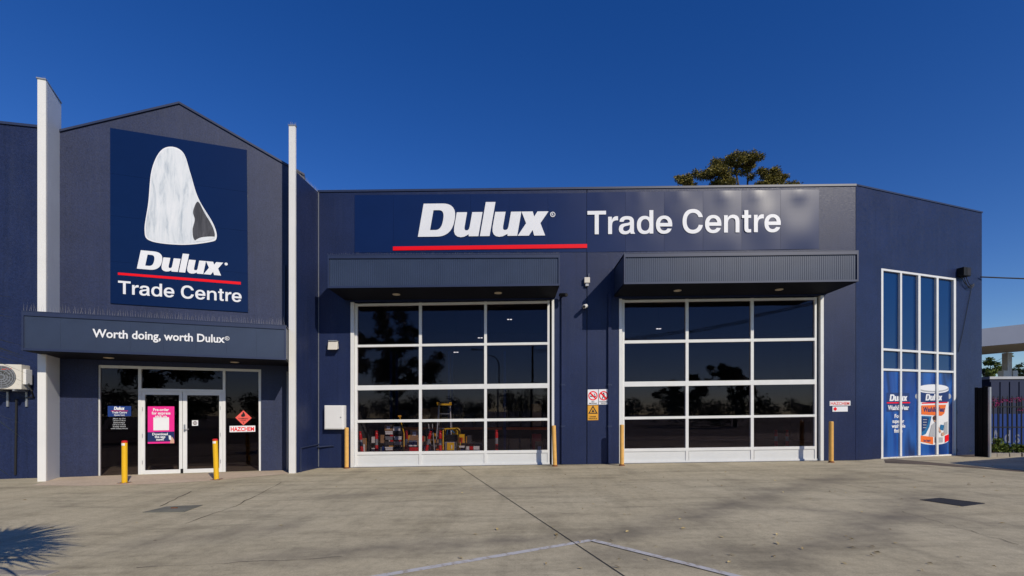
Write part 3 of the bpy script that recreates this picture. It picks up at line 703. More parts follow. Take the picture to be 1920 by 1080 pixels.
pane(FR, [(186, 893), (260, 891), (260, 691), (186, 689)]); pane(FR, [(422, 886), (486.6, 884), (485.6, 696), (422, 695)]); pane(FR, [(264, 729), (418.6, 731.6), (418.6, 695), (264, 691)])
def leaf(xo0, xo1, xi0, xi1, yt0, yt1, yb0, yb1):
    mb = MB(); f_ = lambda x, a, b: a + (b - a) * (x - xo0) / (xo1 - xo0)
    bar(mb, [(xo0, yb0), (xi0, f_(xi0, yb0, yb1)), (xi0, f_(xi0, yt0, yt1)), (xo0, yt0)], d - .04, d + .012)
    bar(mb, [(xi1, f_(xi1, yb0, yb1)), (xo1, yb1), (xo1, yt1), (xi1, f_(xi1, yt0, yt1))], d - .04, d + .012)
    bar(mb, [(xi0, f_(xi0, yt0, yt1) + 6), (xi1, f_(xi1, yt0, yt1) + 6), (xi1, f_(xi1, yt0, yt1)), (xi0, f_(xi0, yt0, yt1))], d - .04, d + .010)
    bar(mb, [(xi0, f_(xi0, yb0, yb1)), (xi1, f_(xi1, yb0, yb1)), (xi1, f_(xi1, yb0, yb1) - 9.5), (xi0, f_(xi0, yb0, yb1) - 9.5)], d - .04, d + .010)
    o = mb.build('entrance_door', 'white frame', B)
    pane(o, [(xi0 - .6, f_(xi0, yb0, yb1) - 9), (xi1 + .6, f_(xi1, yb0, yb1) - 9), (xi1 + .6, f_(xi1, yt0, yt1) + 5.5), (xi0 - .6, f_(xi0, yt0, yt1) + 5.5)], dd=d - .015)
    return o
DL = leaf(265, 341.6, 271.6, 335.8, 733.9, 734.6, 891.6, 889.4); DR = leaf(342.6, 417.4, 350.6, 411, 734.7, 735.4, 889.3, 887.2)
mb = MB(); h = gp(346, 803, d + .02)
mb.fb(GAB, h[0] - .02, h[0] + .02, h[1] - .1, h[1] + .1, d + .0125, d + .022); mb.tube([GAB.w(h[0], d + .02, h[1] - .02), GAB.w(h[0], d + .07, h[1] - .02), GAB.w(h[0] + .11, d + .07, h[1] - .025)], .011, 8); mb.build('handle', 'steel', DR)
mb = MB(); h = gp(341, 884, d + .02); mb.fb(GAB, h[0] - .03, h[0] + .03, h[1] - .07, h[1] + .07, d + .013, d + .024); mb.build('floor_bolt', 'dark steel', DR)
for yy in (765, 815, 865):
    h = gp(413.5, yy, d); mb = MB(); mb.tube([GAB.w(h[0], d + .018, h[1] - .05), GAB.w(h[0], d + .018, h[1] + .05)], .009, 6); mb.build('hinge', 'steel', DR)
    h = gp(267.5, yy + 2, d); mb = MB(); mb.tube([GAB.w(h[0], d + .018, h[1] - .05), GAB.w(h[0], d + .018, h[1] + .05)], .009, 6); mb.build('hinge', 'steel', DL)

# ------------------------------------------------------------------ corner window
d = -.05
XS = [(1652.5, 1656.3), (1688, 1691.4), (1722, 1726.2), (1756.2, 1760), (1788.5, 1792.6)]
def yl(a, b, x): return a + (b - a) * (x - 1652.5) / 140.0
mb = MB()
for a, b in (XS[0], XS[4]):
    bar(mb, [(a, yl(861, 854, a)), (b, yl(861, 854, b)), (b, yl(503, 522, b)), (a, yl(503, 522, a))], d - .06, d + .06, COR)
x0, x1 = XS[0][1], XS[4][0]
bar(mb, [(x0, yl(506.6, 525.5, x0)), (x1, yl(506.6, 525.5, x1)), (x1, yl(503, 522, x1)), (x0, yl(503, 522, x0))], d - .06, d + .058, COR)
CW = mb.build('corner_window', 'white frame', B)
for a, b in XS[1:4]:
    mb = MB(); bar(mb, [(a, yl(857, 850.5, a)), (b, yl(857, 850.5, b)), (b, yl(506, 525, b)), (a, yl(506, 525, a))], d - .06, d + .056, COR); mb.build('mullion', 'white frame', CW)
for a, b in ((652.6, 662), (690.6, 695.6)):
    mb = MB(); bar(mb, [(x0, yl(a + 4, b + 3.6, x0)), (x1, yl(a + 4, b + 3.6, x1)), (x1, yl(a, b, x1)), (x0, yl(a, b, x0))], d - .06, d + .054, COR); mb.build('transom', 'white frame', CW)
mb = MB(); bar(mb, [(x0 - 4, 863.5), (x1 + 4, 855.6), (x1 + 4, 851.4), (x0 - 4, 858)], d - .06, d + .075, COR); mb.build('sill', 'white render', CW)
for i in range(4):
    a, b = XS[i][1] - .6, XS[i + 1][0] + .6
    for (t0, t1, b0, b1, m_) in ((505, 524, 654, 663, 'spandrel glass'), (655, 664, 692, 697, 'spandrel glass')):
        pane(CW, [(a, yl(b0, b1, a)), (b, yl(b0, b1, b)), (b, yl(t0, t1, b)), (a, yl(t0, t1, a))], m_, COR, d - .01, .003)
# printed film behind the lower panes
WG = thing('window_graphic', COR.w((w0 + w1) / 2, -.05, .3), 'blue printed film with a paint tin picture in the corner window', 'window sign')
dg = d + .012
for i in range(4):
    a, b = XS[i][1] - .8, XS[i + 1][0] + .8
    mb = MB(); mb.fp(COR, [COR.px(x, y, dg) for x, y in ((a, yl(858.5, 852.5, a)), (b, yl(858.5, 852.5, b)), (b, yl(693, 698, b)), (a, yl(693, 698, a)))], dg - .02, dg); mb.build('film_panel', 'drape print', WG)
def cpoly(name, mat, pix, k): 
    mb = MB(); flat(mb, COR, [COR.px(x, y, dg) for x, y in pix], dg + .003 * k); return mb.build(name, mat, WG, fixn=False)
def el(cx, cy, rx, ry, a0=0, a1=360, n=20): return [(cx + rx * math.cos(math.radians(a0 + (a1 - a0) * i / n)), cy - ry * math.sin(math.radians(a0 + (a1 - a0) * i / n))) for i in range(n + (0 if a1 - a0 == 360 else 1))]
cpoly('logo_panel', 'ink blue', [(1662, 772), (1705, 770.5), (1705, 737), (1662, 736)], 1)
def ctext(s, x0, x1, y, hpx, k=2, mat='vinyl white', msh=None, ref=.7):
    mb = MB(); A_, B_ = COR.px(x0, y, dg), COR.px(x1, y - .3, dg); h = COR.px(x0, y - hpx, dg)[1] - A_[1]
    lay(mb, msh or text_mesh(s, .03), COR, A_, B_, h, dg + .003 * k, ref=ref); return mb.build('lettering', mat, WG, fixn=False)
ctext('', 1667.5, 1701, 752, 12.5, msh=M_BRAND, ref=1.0)
cpoly('red_line', 'vinyl red', [(1662.5, 756.5), (1706, 756), (1706, 753.8), (1662.5, 754.2)], 2)
ctext('Wash&Wear', 1664.5, 1704, 768.5, 8.8)
for s, x0_, x1_, y in (('For', 1677, 1688, 783.5), ('superior', 1673, 1695, 793), ('washable', 1671.5, 1697, 802), ('finish', 1676, 1691.5, 811)): ctext(s, x0_, x1_, y, 7.0)
# tin
cpoly('tin_body', 'vinyl white', [(1720.5, 728)] + el(1749.5, 826, 28.5, 8, 180, 360, 16) + [(1778.5, 728)], 1)
cpoly('tin_rim', 'grey print', el(1749.5, 728, 29.5, 7.6), 2); cpoly('tin_lid', 'vinyl white', el(1749.5, 727, 27.5, 6.0), 3)
for s_ in (-1, 1): cpoly('tin_ear', 'grey print', el(1749.5 + s_ * 30.2, 743, 3.6, 5, n=12), 1)
cpoly('tin_band', 'ink blue', [(1720.7, 731)] + el(1749.5, 731, 28.8, 6.6, 180, 360, 14) + [(1778.3, 753)] + el(1749.5, 753, 28.8, 1.5, 360, 180, 8), 3)
ctext('', 1734.5, 1766, 751, 12, 4, msh=M_BRAND, ref=1.0)
cpoly('red_line', 'vinyl red', [(1728, 757), (1776, 755.4), (1776, 753.6), (1728, 755)], 4)
cpoly('orange_band', 'orange print', [(1727, 777), (1765, 779.5), (1770, 775), (1773, 758.8), (1727, 760)], 4)
ctext('Wash&Wear', 1730, 1771, 772, 9, 5, 'ink blue')
cpoly('blue_swoosh', 'cyan print', [(1727.5, 817), (1735, 814), (1742, 800), (1746, 780.5), (1727.5, 779.5)], 4)
cpoly('blue_panel', 'ink blue', [(1727.8, 810), (1733, 806), (1738.5, 795), (1741, 783), (1727.8, 782)], 5)
for k, y in enumerate((786, 791, 796, 801)): cpoly('small_print', 'grey print', [(1729.5, y + 1.4), (1737 - k * .5, y + 1.4), (1737 - k * .5, y), (1729.5, y)], 6)
cpoly('figure_print', 'skin print', el(1753, 786, 3.4, 5.5, n=14), 5); cpoly('figure_print', 'brown print', el(1752, 783.5, 3.6, 4.4, n=14), 6)
cpoly('figure_print', 'grey print', [(1741, 818), (1757, 819), (1758, 796), (1752, 792), (1746, 797)], 4)
cpoly('figure_print', 'skin print', [(1756, 803), (1762, 812), (1764, 810), (1758, 798)], 6); cpoly('figure_print', 'cyan print', [(1761, 805), (1768, 807), (1769, 797), (1763, 796)], 5); cpoly('figure_print', 'skin print', el(1767, 814, 3, 3.5, n=12), 6)
cpoly('figure_print', 'grey print', [(1769, 816), (1776, 813), (1776, 790), (1770, 792)], 4)
cpoly('orange_band', 'orange print', [(1721, 827), (1749, 833), (1749, 819.5), (1721, 816)], 4); ctext('be kept', 1731, 1744, 828, 4.2, 5, 'ink blue')
cpoly('red_panel', 'vinyl red', [(1771, 830), (1778, 826), (1778, 814), (1771, 817)], 4); cpoly('small_print', 'charcoal print', [(1752, 830), (1756, 830), (1756, 819.5), (1752, 819.5)], 4); cpoly('small_print', 'grey print', [(1758.5, 830), (1767, 829), (1767, 820), (1758.5, 820)], 4)

# ------------------------------------------------------------------ pipes on the walls
def pipe(pts, r, mat='navy trim', n=8): mb = MB(); mb.tube(pts, r, n); return mb.build('downpipe', mat, B, smooth=False)
for x, yt in ((1055.5, 553), (1143, 551)):
    a = mp(x, yt, .03); s = a[0]
    mb = MB(); mb.fb(MAIN, s - .045, s + .045, gz(s) + .02, a[1] + .02, .004, .075); mb.build('downpipe', 'navy stucco smooth', B)
    for zz in (1.2, 2.4): mb = MB(); mb.fb(MAIN, s - .06, s + .06, zz, zz + .04, .002, .08); mb.build('pipe_bracket', 'navy trim', B)
pipe([MAIN.w(*((mp(582, 837.5, .0)[0]), .04), 0) if False else Vector((S0 - .04, 13.9, mp(597, 838)[1])), MAIN.w(mp(622, 0)[0], .04, mp(622, 836)[1]), MAIN.w(mp(627, 0)[0], .04, mp(627, 836)[1])], .02)
rw0 = Vector((xb, Yp + .06, 0)); rw1 = Vector((S0, 14.0, 0)); rd = (rw1 - rw0).normalized(); rn = Vector((rd.y, -rd.x, 0))
P_ = lambda t_, z: rw0 + rd * t_ + rn * .03 + Vector((0, 0, z))
pipe([P_(.18, .0), P_(.18, .66), P_(1.2, .70)], .018)
hq = gp(533.5, 497, .05); pipe([GAB.w(hq[0], .05, gp(533, 612, .05)[1] - .3), GAB.w(hq[0], .05, hq[1])], .035)
hq = gp(536, 690, .05); pipe([GAB.w(2.62, .06, .02), GAB.w(2.62, .06, 2.75)], .03, 'galvanised'); pipe([GAB.w(2.70, .10, .02), GAB.w(2.70, .10, 2.6)], .014, 'black rubber')

# ================================================================== SIGNS
# main fascia sign: twelve pressed panels
FS = thing('fascia_sign', MAIN.w(3.0, .05, mp(1100, 472)[1]), 'long navy fascia sign reading Dulux Trade Centre above the roller doors', 'sign')
xsn = [664.5 + (1100.2 - 664.5) * i / 6 for i in range(7)] + [1100.4 + (1537 - 1100.4) * i / 6 for i in range(1, 7)]
for i in range(12):
    xa_, xb_ = xsn[i] + (.4 if i == 6 else 0), xsn[i + 1]
    def yt(x): return 365.2 - (x - 664.5) * (365.2 - 361.4) / 436 if x <= 1100.3 else 360.2 - (x - 1100.4) * (360.2 - 354.6) / 436.6
    def yb(x): return 473.2 - (x - 664.5) * 1.2 / 436 if x <= 1100.3 else 472.4 - (x - 1100.4) * 6.2 / 436.6
    A0, A1 = mp(xa_, yb(xa_), .03), mp(xb_ - .25, yb(xb_), .03); T0, T1 = mp(xa_, yt(xa_), .03), mp(xb_ - .25, yt(xb_), .03)
    vs = []; nx, nz = 10, 12; amp = (.0016 if i < 6 else .0024 + .0009 * (i - 6)); tilt = random.uniform(-.004, .004) if i < 6 else (-1) ** i * random.uniform(.006, .013)
    ph = random.uniform(0, 6)
    if i == 0: MAXD = 0
    for b in range(nz + 1):
        for a in range(nx + 1):
            u, v_ = a / nx, b / nz
            s = (A0[0] + (A1[0] - A0[0]) * u); z = (A0[1] + (A1[1] - A0[1]) * u) * (1 - v_) + (T0[1] + (T1[1] - T0[1]) * u) * v_
            dd = .010 + tilt * (u - .5) + amp * (math.sin(math.pi * u) * math.sin(math.pi * v_) * 1.6 + .8 * math.sin(2.2 * math.pi * v_ + ph) * math.sin(math.pi * u) + .5 * math.sin(3 * math.pi * u + ph * 2) * v_ * (1 - v_) * 2)
            # oil-canning near the top fixing screws
            dd += (amp * (1.1 if i < 6 else 2.0)) * math.exp(-((u - .45 - .1 * math.sin(ph)) ** 2) / .03 - ((v_ - .93) ** 2) / .012)
            MAXD = max(MAXD, dd); vs.append(MAIN.w(s, dd, z))
    fs = [(b * (nx + 1) + a, b * (nx + 1) + a + 1, (b + 1) * (nx + 1) + a + 1, (b + 1) * (nx + 1) + a) for b in range(nz) for a in range(nx)]
    k0 = len(vs); edge = [0, nx, (nx + 1) * nz + nx, (nx + 1) * nz]
    vs += [MAIN.w(q.x, .001, q.z) for q in (vs[e_] for e_ in edge)]
    mb = MB(); mb.add(vs, fs); o = mb.build('sign_panel', 'sign navy', FS, smooth=True, fixn=False)
    mb = MB(); mb.add([vs[edge[0]], vs[edge[1]], vs[edge[2]], vs[edge[3]]] + vs[k0:], [(0, 1, 5, 4), (1, 2, 6, 5), (2, 3, 7, 6), (3, 0, 4, 7)]); mb.build('panel_edge', 'sign navy', o, fixn=False)
DS = MAXD + .004
def place(mb, fr, msh, p0, p1, ytop, d_, ref): lay(mb, msh, fr, fr.px(*p0, d_), fr.px(*p1, d_), fr.px(p0[0], ytop, d_)[1] - fr.px(*p0, d_)[1], d_, ref=ref); return mb
mb = MB(); place(mb, MAIN, M_BRAND, (783.5, 444), (1028.5, 441.4), 382, DS, 1.0); mb.build('brand_lettering', 'vinyl white', FS, fixn=False)
mb = MB(); q = mp(1036.4, 402, DS); ring(MAIN, q[0], q[1], .055, .075, DS, mb); text_line(mb, 'R', MAIN, q[0], q[1] - .035, .07, DS); mb.build('registered_mark', 'vinyl white', FS, fixn=False)
mb = MB(); flat(mb, MAIN, [mp(x, y, DS) for x, y in ((736.8, 469.6), (1100.8, 464.8), (1100.8, 457.4), (736.8, 462.2))], DS); mb.build('red_line', 'vinyl red', FS, fixn=False)
mb = MB(); place(mb, MAIN, M_TRADE, (1101.5, 439.4), (1464, 434.6), 395.6, DS, 718); mb.build('trade_lettering', 'vinyl white', FS, fixn=False)
# gable sign
GS = thing('gable_sign', GAB.w(.1, .04, gp(330, 575)[1]), 'tall navy gable sign with white cut-out picture, Dulux and Trade Centre lettering', 'sign')
c0 = [(206.5, 568.4), (465, 585.4), (462.6, 280.4), (206, 238.8)]
rows_ = [0, .24, .5, .74, 1.0]
for i in range(4):
    a, b = rows_[i], rows_[i + 1] - .0007
    pl = [gp(*c0[0], .04), gp(*c0[1], .04), gp(*c0[2], .04), gp(*c0[3], .04)]
    L0 = lambda v_: (pl[0][0] + (pl[3][0] - pl[0][0]) * v_, pl[0][1] + (pl[3][1] - pl[0][1]) * v_); R0 = lambda v_: (pl[1][0] + (pl[2][0] - pl[1][0]) * v_, pl[1][1] + (pl[2][1] - pl[1][1]) * v_)
    mb = MB(); mb.fp(GAB, [L0(a), R0(a), R0(b), L0(b)], .002, .03 + random.uniform(-.001, .001)); mb.build('sign_panel', 'gable sign navy', GS)
DG = .036
def gpoly(name, mat, pix, d_, thick=0):
    mb = MB(); pl = [gp(x, y, d_) for x, y in pix]
    if thick: mb.fp(GAB, pl, d_ - thick, d_)
    else: flat(mb, GAB, pl, d_)
    return mb.build(name, mat, GS, fixn=bool(thick))
def blob(cx, cy, pts, n=8):   # smooth closed outline through photo points
    out = []; m = len(pts)
    for i in range(m):
        p0, p1, p2, p3 = pts[i - 1], pts[i], pts[(i + 1) % m], pts[(i + 2) % m]
        for k in range(n):
            t_ = k / n
            out.append(tuple(.5 * (2 * p1[j] + (p2[j] - p0[j]) * t_ + (2 * p0[j] - 5 * p1[j] + 4 * p2[j] - p3[j]) * t_ ** 2 + (3 * p1[j] - p0[j] - 3 * p2[j] + p3[j]) * t_ ** 3) for j in (0, 1)))
    return out
# a plain rounded white cut-out (no picture on it)
OUT = [(283, 452), (271, 432), (278, 380), (284, 320), (300, 284), (322, 275), (344, 287), (357, 325), (372, 372), (400, 420), (406, 446), (392, 454), (340, 459)]
gpoly('cutout_edge', 'vinyl white', blob(0, 0, OUT), DG + .006, .008)
cx_, cy_ = 338, 372
gpoly('cutout_panel', 'cutout streaks', blob(0, 0, [(cx_ + (x - cx_) * .97, cy_ + (y - cy_) * .975) for x, y in OUT]), DG + .0075, .001)
gpoly('cutout_patch', 'charcoal streaks', blob(0, 0, [(366, 451), (361, 432), (365, 412), (362, 396), (371, 378), (384, 400), (398, 424), (402.5, 443), (390, 450)], 6), DG + .0105)  # charcoal patch, the print's own colour
gpoly('cutout_patch', 'cutout white', blob(0, 0, [(366, 452), (378, 445), (402, 444), (390, 451)], 5), DG + .0125)
mb = MB(); place(mb, GAB, M_BRAND, (256.5, 503.6), (418.5, 517), 468.4, DG, 1.0); mb.build('brand_lettering', 'vinyl white', GS, fixn=False)
mb = MB(); q = gp(424, 495, DG); ring(GAB, q[0], q[1], .0, .038, DG, mb); mb.build('registered_mark', 'vinyl white', GS, fixn=False)
gpoly('red_line', 'vinyl red', [(221, 515.2), (451.4, 533.6), (451.4, 528.6), (221, 510.8)], DG)
mb = MB(); place(mb, GAB, M_TRADE, (221.3, 550.5), (453, 566.5), 526, DG, 718); mb.build('trade_lettering', 'vinyl white', GS, fixn=False)

def sign(name, fr, pix, d_, mat, label, cat, th=.006, group=None):
    pl = [fr.px(x, y, d_) for x, y in pix]; cs = sum(q[0] for q in pl) / len(pl); zb_ = min(q[1] for q in pl)
    t_ = thing(name, fr.w(cs, d_, zb_), label, cat, group)
    mb = MB(); mb.fp(fr, pl, d_ - th, d_); mb.build('plate', mat, t_); return t_
def stext(t_, s, fr, x, y, hpx, d_, mat, wpx=None, off=.02, slope=0, msh=None, ref=.7, name='lettering', shear=0):
    a = fr.px(x, y, d_); h = fr.px(x, y - hpx, d_)[1] - a[1]; wm = None
    mb = MB()
    if wpx is not None:
        x0_, x1_ = fr.px(x - wpx / 2, y, d_)[0], fr.px(x + wpx / 2, y, d_)[0]
        lay(mb, msh or text_mesh(s, off, shear), fr, (x0_, a[1] - slope), (x1_, a[1] + slope), h, d_, ref=ref)
    else: text_line(mb, s, fr, a[0], a[1], h, d_, off, slope=slope)
    return mb.build(name, mat, t_, fixn=False)
gd = -.08 - .002
# opening hours decal on the left shop pane
t = sign('opening_hours_sign', GAB, [(202, 781), (245.8, 780.2), (245.8, 761.6), (202, 761.2)], gd, 'vinyl blue', 'small navy and white opening hours sign on the left entrance pane', 'sign', .005)
stext(t, '', GAB, 223.5, 768.6, 6, gd + .003, 'vinyl white', 20, msh=M_BRAND, ref=1.0)
mb = MB(); flat(mb, GAB, [gp(x, y, gd) for x, y in ((208, 770.9), (240, 770.9), (240, 770.1), (208, 770.1))], gd + .003); mb.build('red_line', 'vinyl red', t, fixn=False)
stext(t, 'Trade Centre', GAB, 223.8, 775, 3.8, gd + .003, 'vinyl white', 28); stext(t, 'Opening hours', GAB, 223.8, 779.4, 2.8, gd + .003, 'vinyl white', 20)
for s_, y, w_ in (('Mon to Fri', 786, 23), ('7 00 am to 5 00 pm', 789.6, 24), ('Saturday', 793.4, 22), ('8 00 am to 12 00 pm', 797.2, 24), ('Sunday closed', 800.8, 24), ('www.dulux.com.au', 804.4, 32)): stext(t, s_, GAB, 223.5, y, 2.4, gd + .003, 'grey print', w_)
t = sign('pickup_poster', GAB, [(277, 832), (326.8, 831), (326.8, 762), (277, 762)], gd, 'pink print', 'bright pink and blue pick-up poster on the left glass door', 'poster', .005)
for s_, y, w_ in (('Pre-order', 770.5, 30), ('for express', 777, 35), ('pick up', 783, 22)): stext(t, s_, GAB, 302, y, 5, gd + .003, 'vinyl white', w_, .03)
mb = MB(); flat(mb, GAB, [gp(x, y, gd) for x, y in ((277, 828.6), (326.8, 827.6), (326.8, 809), (277, 810.4))], gd + .003); mb.build('blue_band', 'vinyl navy', t, fixn=False)
mb = MB(); flat(mb, GAB, [gp(x, y, gd) for x, y in ((287.6, 807), (317, 806.4), (317, 782.4), (287.6, 782.8))], gd + .003); mb.build('white_square', 'vinyl white', t, fixn=False)
for s_, y, w_ in (('Download', 816, 29), ('the app', 821, 20), ('now!', 826, 14)): stext(t, s_, GAB, 300, y, 4.4, gd + .006, 'vinyl white', w_, .03)
mb = MB(); flat(mb, GAB, [gp(x, y, gd) for x, y in ((319, 831), (326.6, 831), (326.6, 825), (323, 819), (319.5, 822))], gd + .006); mb.build('hand_print', 'skin print', t, fixn=False)
mb = MB(); flat(mb, GAB, [gp(x, y, gd) for x, y in ((317, 824), (321.6, 825), (321, 817), (316.4, 816))], gd + .009); mb.build('phone_print', 'cutout white', t, fixn=False)
t = sign('door_sticker', GAB, [(360, 798.4), (371.4, 798), (371.4, 788), (360, 788.2)], gd, 'vinyl white', 'tiny white square sticker on the right glass door', 'sticker', .004)
mb = MB(); q = gp(365.7, 793.2, gd); ring(GAB, q[0], q[1], .035, .05, gd + .003, mb); flat(mb, GAB, [(q[0] - .012, q[1] - .03), (q[0] + .012, q[1] - .03), (q[0] + .012, q[1] + .03), (q[0] - .012, q[1] + .03)], gd + .003); mb.build('symbol', 'brown print', t, fixn=False)
t = sign('flammable_sign', GAB, [(456.3, 797.6), (472, 783.6), (456.3, 769.4), (441.2, 783.2)], gd, 'coral print', 'coral red diamond flammable goods sign on the right entrance pane', 'sign', .005)
mb = MB(); flat(mb, GAB, [gp(x, y, gd) for x, y in blob(0, 0, [(452.6, 781), (452.4, 777.6), (454.6, 776), (455.6, 772), (458, 774.4), (459.4, 777.5), (459.2, 780.4), (456, 781.6)], 4)], gd + .003); mb.build('flame_symbol', 'black print', t, fixn=False)
stext(t, 'FLAMMABLE', GAB, 456.3, 786, 2.4, gd + .003, 'black print', 18); stext(t, 'LIQUID', GAB, 456.3, 789.4, 2.4, gd + .003, 'black print', 10); stext(t, '3', GAB, 456.3, 794, 3, gd + .003, 'black print', 2)
t = sign('hazchem_sign', GAB, [(430.4, 810.4), (478.6, 809.4), (478.6, 798), (430.4, 798.6)], gd, 'vinyl white', 'white HAZCHEM sign below the coral diamond on the entrance glass', 'sign', .005)
stext(t, 'HAZCHEM', GAB, 454.5, 808, 7.4, gd + .003, 'vinyl red', 44, .03)
# wall signs between the doors
t = sign('no_smoking_sign', MAIN, [(1102, 759), (1121.6, 758.6), (1121.6, 730), (1102, 730.4)], .012, 'vinyl white', 'white no smoking sign with a red ring, beside the wall joint', 'sign', .008)
t2 = sign('no_entry_sign', MAIN, [(1122.6, 758.6), (1141, 758.2), (1141, 729.6), (1122.6, 730)], .012, 'vinyl white', 'white no entry sign with a walking figure, right of the no smoking sign', 'sign', .008)
for tt, x in ((t, 1111.8), (t2, 1131.8)):
    q = mp(x, 742, .012); mb = MB(); ring(MAIN, q[0], q[1], .105, .135, .0155, mb); a = .085; b = .015
    flat(mb, MAIN, [(q[0] - a + b, q[1] + a + b), (q[0] - a - b, q[1] + a - b), (q[0] + a - b, q[1] - a - b), (q[0] + a + b, q[1] - a + b)], .0165); mb.build('red_ring', 'vinyl red', tt, fixn=False)
q = mp(1111.8, 742, .012); mb = MB(); flat(mb, MAIN, [(q[0] - .085, q[1] - .03), (q[0] + .05, q[1] - .03), (q[0] + .05, q[1]), (q[0] - .085, q[1])], .0145)
flat(mb, MAIN, [(q[0] + .055, q[1] - .03), (q[0] + .085, q[1] - .03), (q[0] + .085, q[1]), (q[0] + .055, q[1])], .0145); flat(mb, MAIN, [(q[0] + .04, q[1] + .01), (q[0] + .06, q[1] + .01), (q[0] + .05, q[1] + .06), (q[0] + .03, q[1] + .055)], .0145); mb.build('cigarette_symbol', 'black print', t, fixn=False)
q = mp(1131.8, 742, .012); mb = MB(); ring(MAIN, q[0], q[1] + .065, 0, .022, .0145, mb, 12); flat(mb, MAIN, [(q[0] - .03, q[1] - .02), (q[0] + .03, q[1] - .02), (q[0] + .035, q[1] + .04), (q[0] - .035, q[1] + .04)], .0145)
flat(mb, MAIN, [(q[0] - .055, q[1] - .09), (q[0] - .03, q[1] - .09), (q[0] + .005, q[1] - .022), (q[0] - .025, q[1] - .022)], .0145); flat(mb, MAIN, [(q[0] + .03, q[1] - .09), (q[0] + .055, q[1] - .09), (q[0] + .025, q[1] - .022), (q[0] - .004, q[1] - .022)], .0145); mb.build('figure_symbol', 'black print', t2, fixn=False)
stext(t, 'NO', MAIN, 1111.8, 754.2, 2.2, .0155, 'black print', 5); stext(t, 'SMOKING', MAIN, 1111.8, 757.4, 2.2, .0155, 'black print', 15)
stext(t2, 'NO UNAUTHORISED', MAIN, 1131.8, 754.2, 2.0, .0155, 'black print', 16); stext(t2, 'ENTRY', MAIN, 1131.8, 757.2, 2.0, .0155, 'black print', 9)
t = sign('warning_sign', MAIN, [(1102, 788), (1121.8, 787.6), (1121.8, 759.8), (1102, 760.2)], .012, 'amber print', 'yellow warning sign with a black triangle below the no smoking sign', 'sign', .008)
mb = MB(); q = mp(1111.8, 770.5, .012)
TR_ = lambda r: [(q[0] + r * math.sin(a_) * 1.0, q[1] + r * math.cos(a_)) for a_ in (0, 2 * math.pi / 3, 4 * math.pi / 3)]
o_, i_ = TR_(.16), TR_(.105); mb.add([MAIN.w(s, .0155, z) for s, z in o_ + i_], [(0, 1, 4, 3), (1, 2, 5, 4), (2, 0, 3, 5)])
flat(mb, MAIN, [(q[0] - .045, q[1] - .035), (q[0] + .045, q[1] - .035), (q[0] + .02, q[1] + .01), (q[0], q[1] + .06), (q[0] - .02, q[1] + .01)], .0155); mb.build('warning_symbol', 'black print', t, fixn=False)
stext(t, 'DANGER', MAIN, 1111.8, 782.4, 2.4, .0155, 'black print', 12); stext(t, 'FORKLIFTS IN USE', MAIN, 1111.8, 785.8, 2.0, .0155, 'black print', 16)
t = sign('hazchem_sign', MAIN, [(1555.8, 761), (1594.6, 760.4), (1594.6, 751.4), (1555.8, 752)], .012, 'vinyl white', 'narrow white HAZCHEM sign on the wall right of the right roller door', 'sign', .008)
stext(t, 'HAZCHEM', MAIN, 1575.2, 759.2, 5.6, .0155, 'coral print', 35, .02)
t = sign('hazard_code_sign', MAIN, [(1561, 772), (1589.6, 771.6), (1589.6, 761.8), (1561, 762.2)], .012, 'vinyl white', 'plain white sign with a small red diamond below the wall HAZCHEM sign', 'sign', .008)
mb = MB(); q = mp(1566, 766.8, .012); flat(mb, MAIN, [(q[0], q[1] - .06), (q[0] + .06, q[1]), (q[0], q[1] + .06), (q[0] - .06, q[1])], .0155); mb.build('red_diamond', 'vinyl red', t, fixn=False)

# ================================================================== FITTINGS ON THE WALLS
a, b = mp(608, 805, .2), mp(645, 760, .2)
t = thing('meter_box', MAIN.w((a[0] + b[0]) / 2, .1, a[1]), 'white square meter box on the navy wall left of the left roller door', 'meter box')
mb = MB(); mb.fb(MAIN, a[0], b[0], a[1], b[1], .003, .19); mb.build('casing', 'white plastic', t, bevel=.008)
mb = MB(); mb.fb(MAIN, a[0] + .02, b[0] - .05, a[1] + .02, b[1] - .02, .1905, .203); mb.build('door', 'white plastic', t, bevel=.006)
mb = MB(); mb.tube([MAIN.w(b[0] - .09, .203, (a[1] + b[1]) / 2), MAIN.w(b[0] - .09, .215, (a[1] + b[1]) / 2)], .018, 10); mb.build('lock', 'galvanised', t)
a, b = mp(616.5, 656.5, .12), mp(634, 638, .12)
t = thing('wall_lamp', MAIN.w((a[0] + b[0]) / 2, .05, a[1]), 'small cream floodlight on the navy wall above the white meter box', 'light')
mb = MB(); s0_, s1_ = a[0], b[0]; mb.prism([MAIN.w(s0_, .06, a[1] + .05), MAIN.w(s1_, .06, a[1] + .05), MAIN.w(s1_, .22, a[1]), MAIN.w(s0_, .22, a[1])], [MAIN.w(s0_ + .02, .06, b[1] - .03), MAIN.w(s1_ - .02, .06, b[1] - .03), MAIN.w(s1_, .17, b[1] - .04), MAIN.w(s0_, .17, b[1] - .04)]); mb.build('housing', 'cream plastic', t, bevel=.01)
mb = MB(); mb.fb(MAIN, (s0_ + s1_) / 2 - .04, (s0_ + s1_) / 2 + .04, a[1] + .06, b[1] - .05, .003, .058); mb.build('bracket', 'dark steel', t)
mb = MB(); mb.fb(MAIN, s0_ + .01, s1_ - .01, b[1] - .035, b[1] - .01, .03, .2); mb.build('hood', 'galvanised', t)
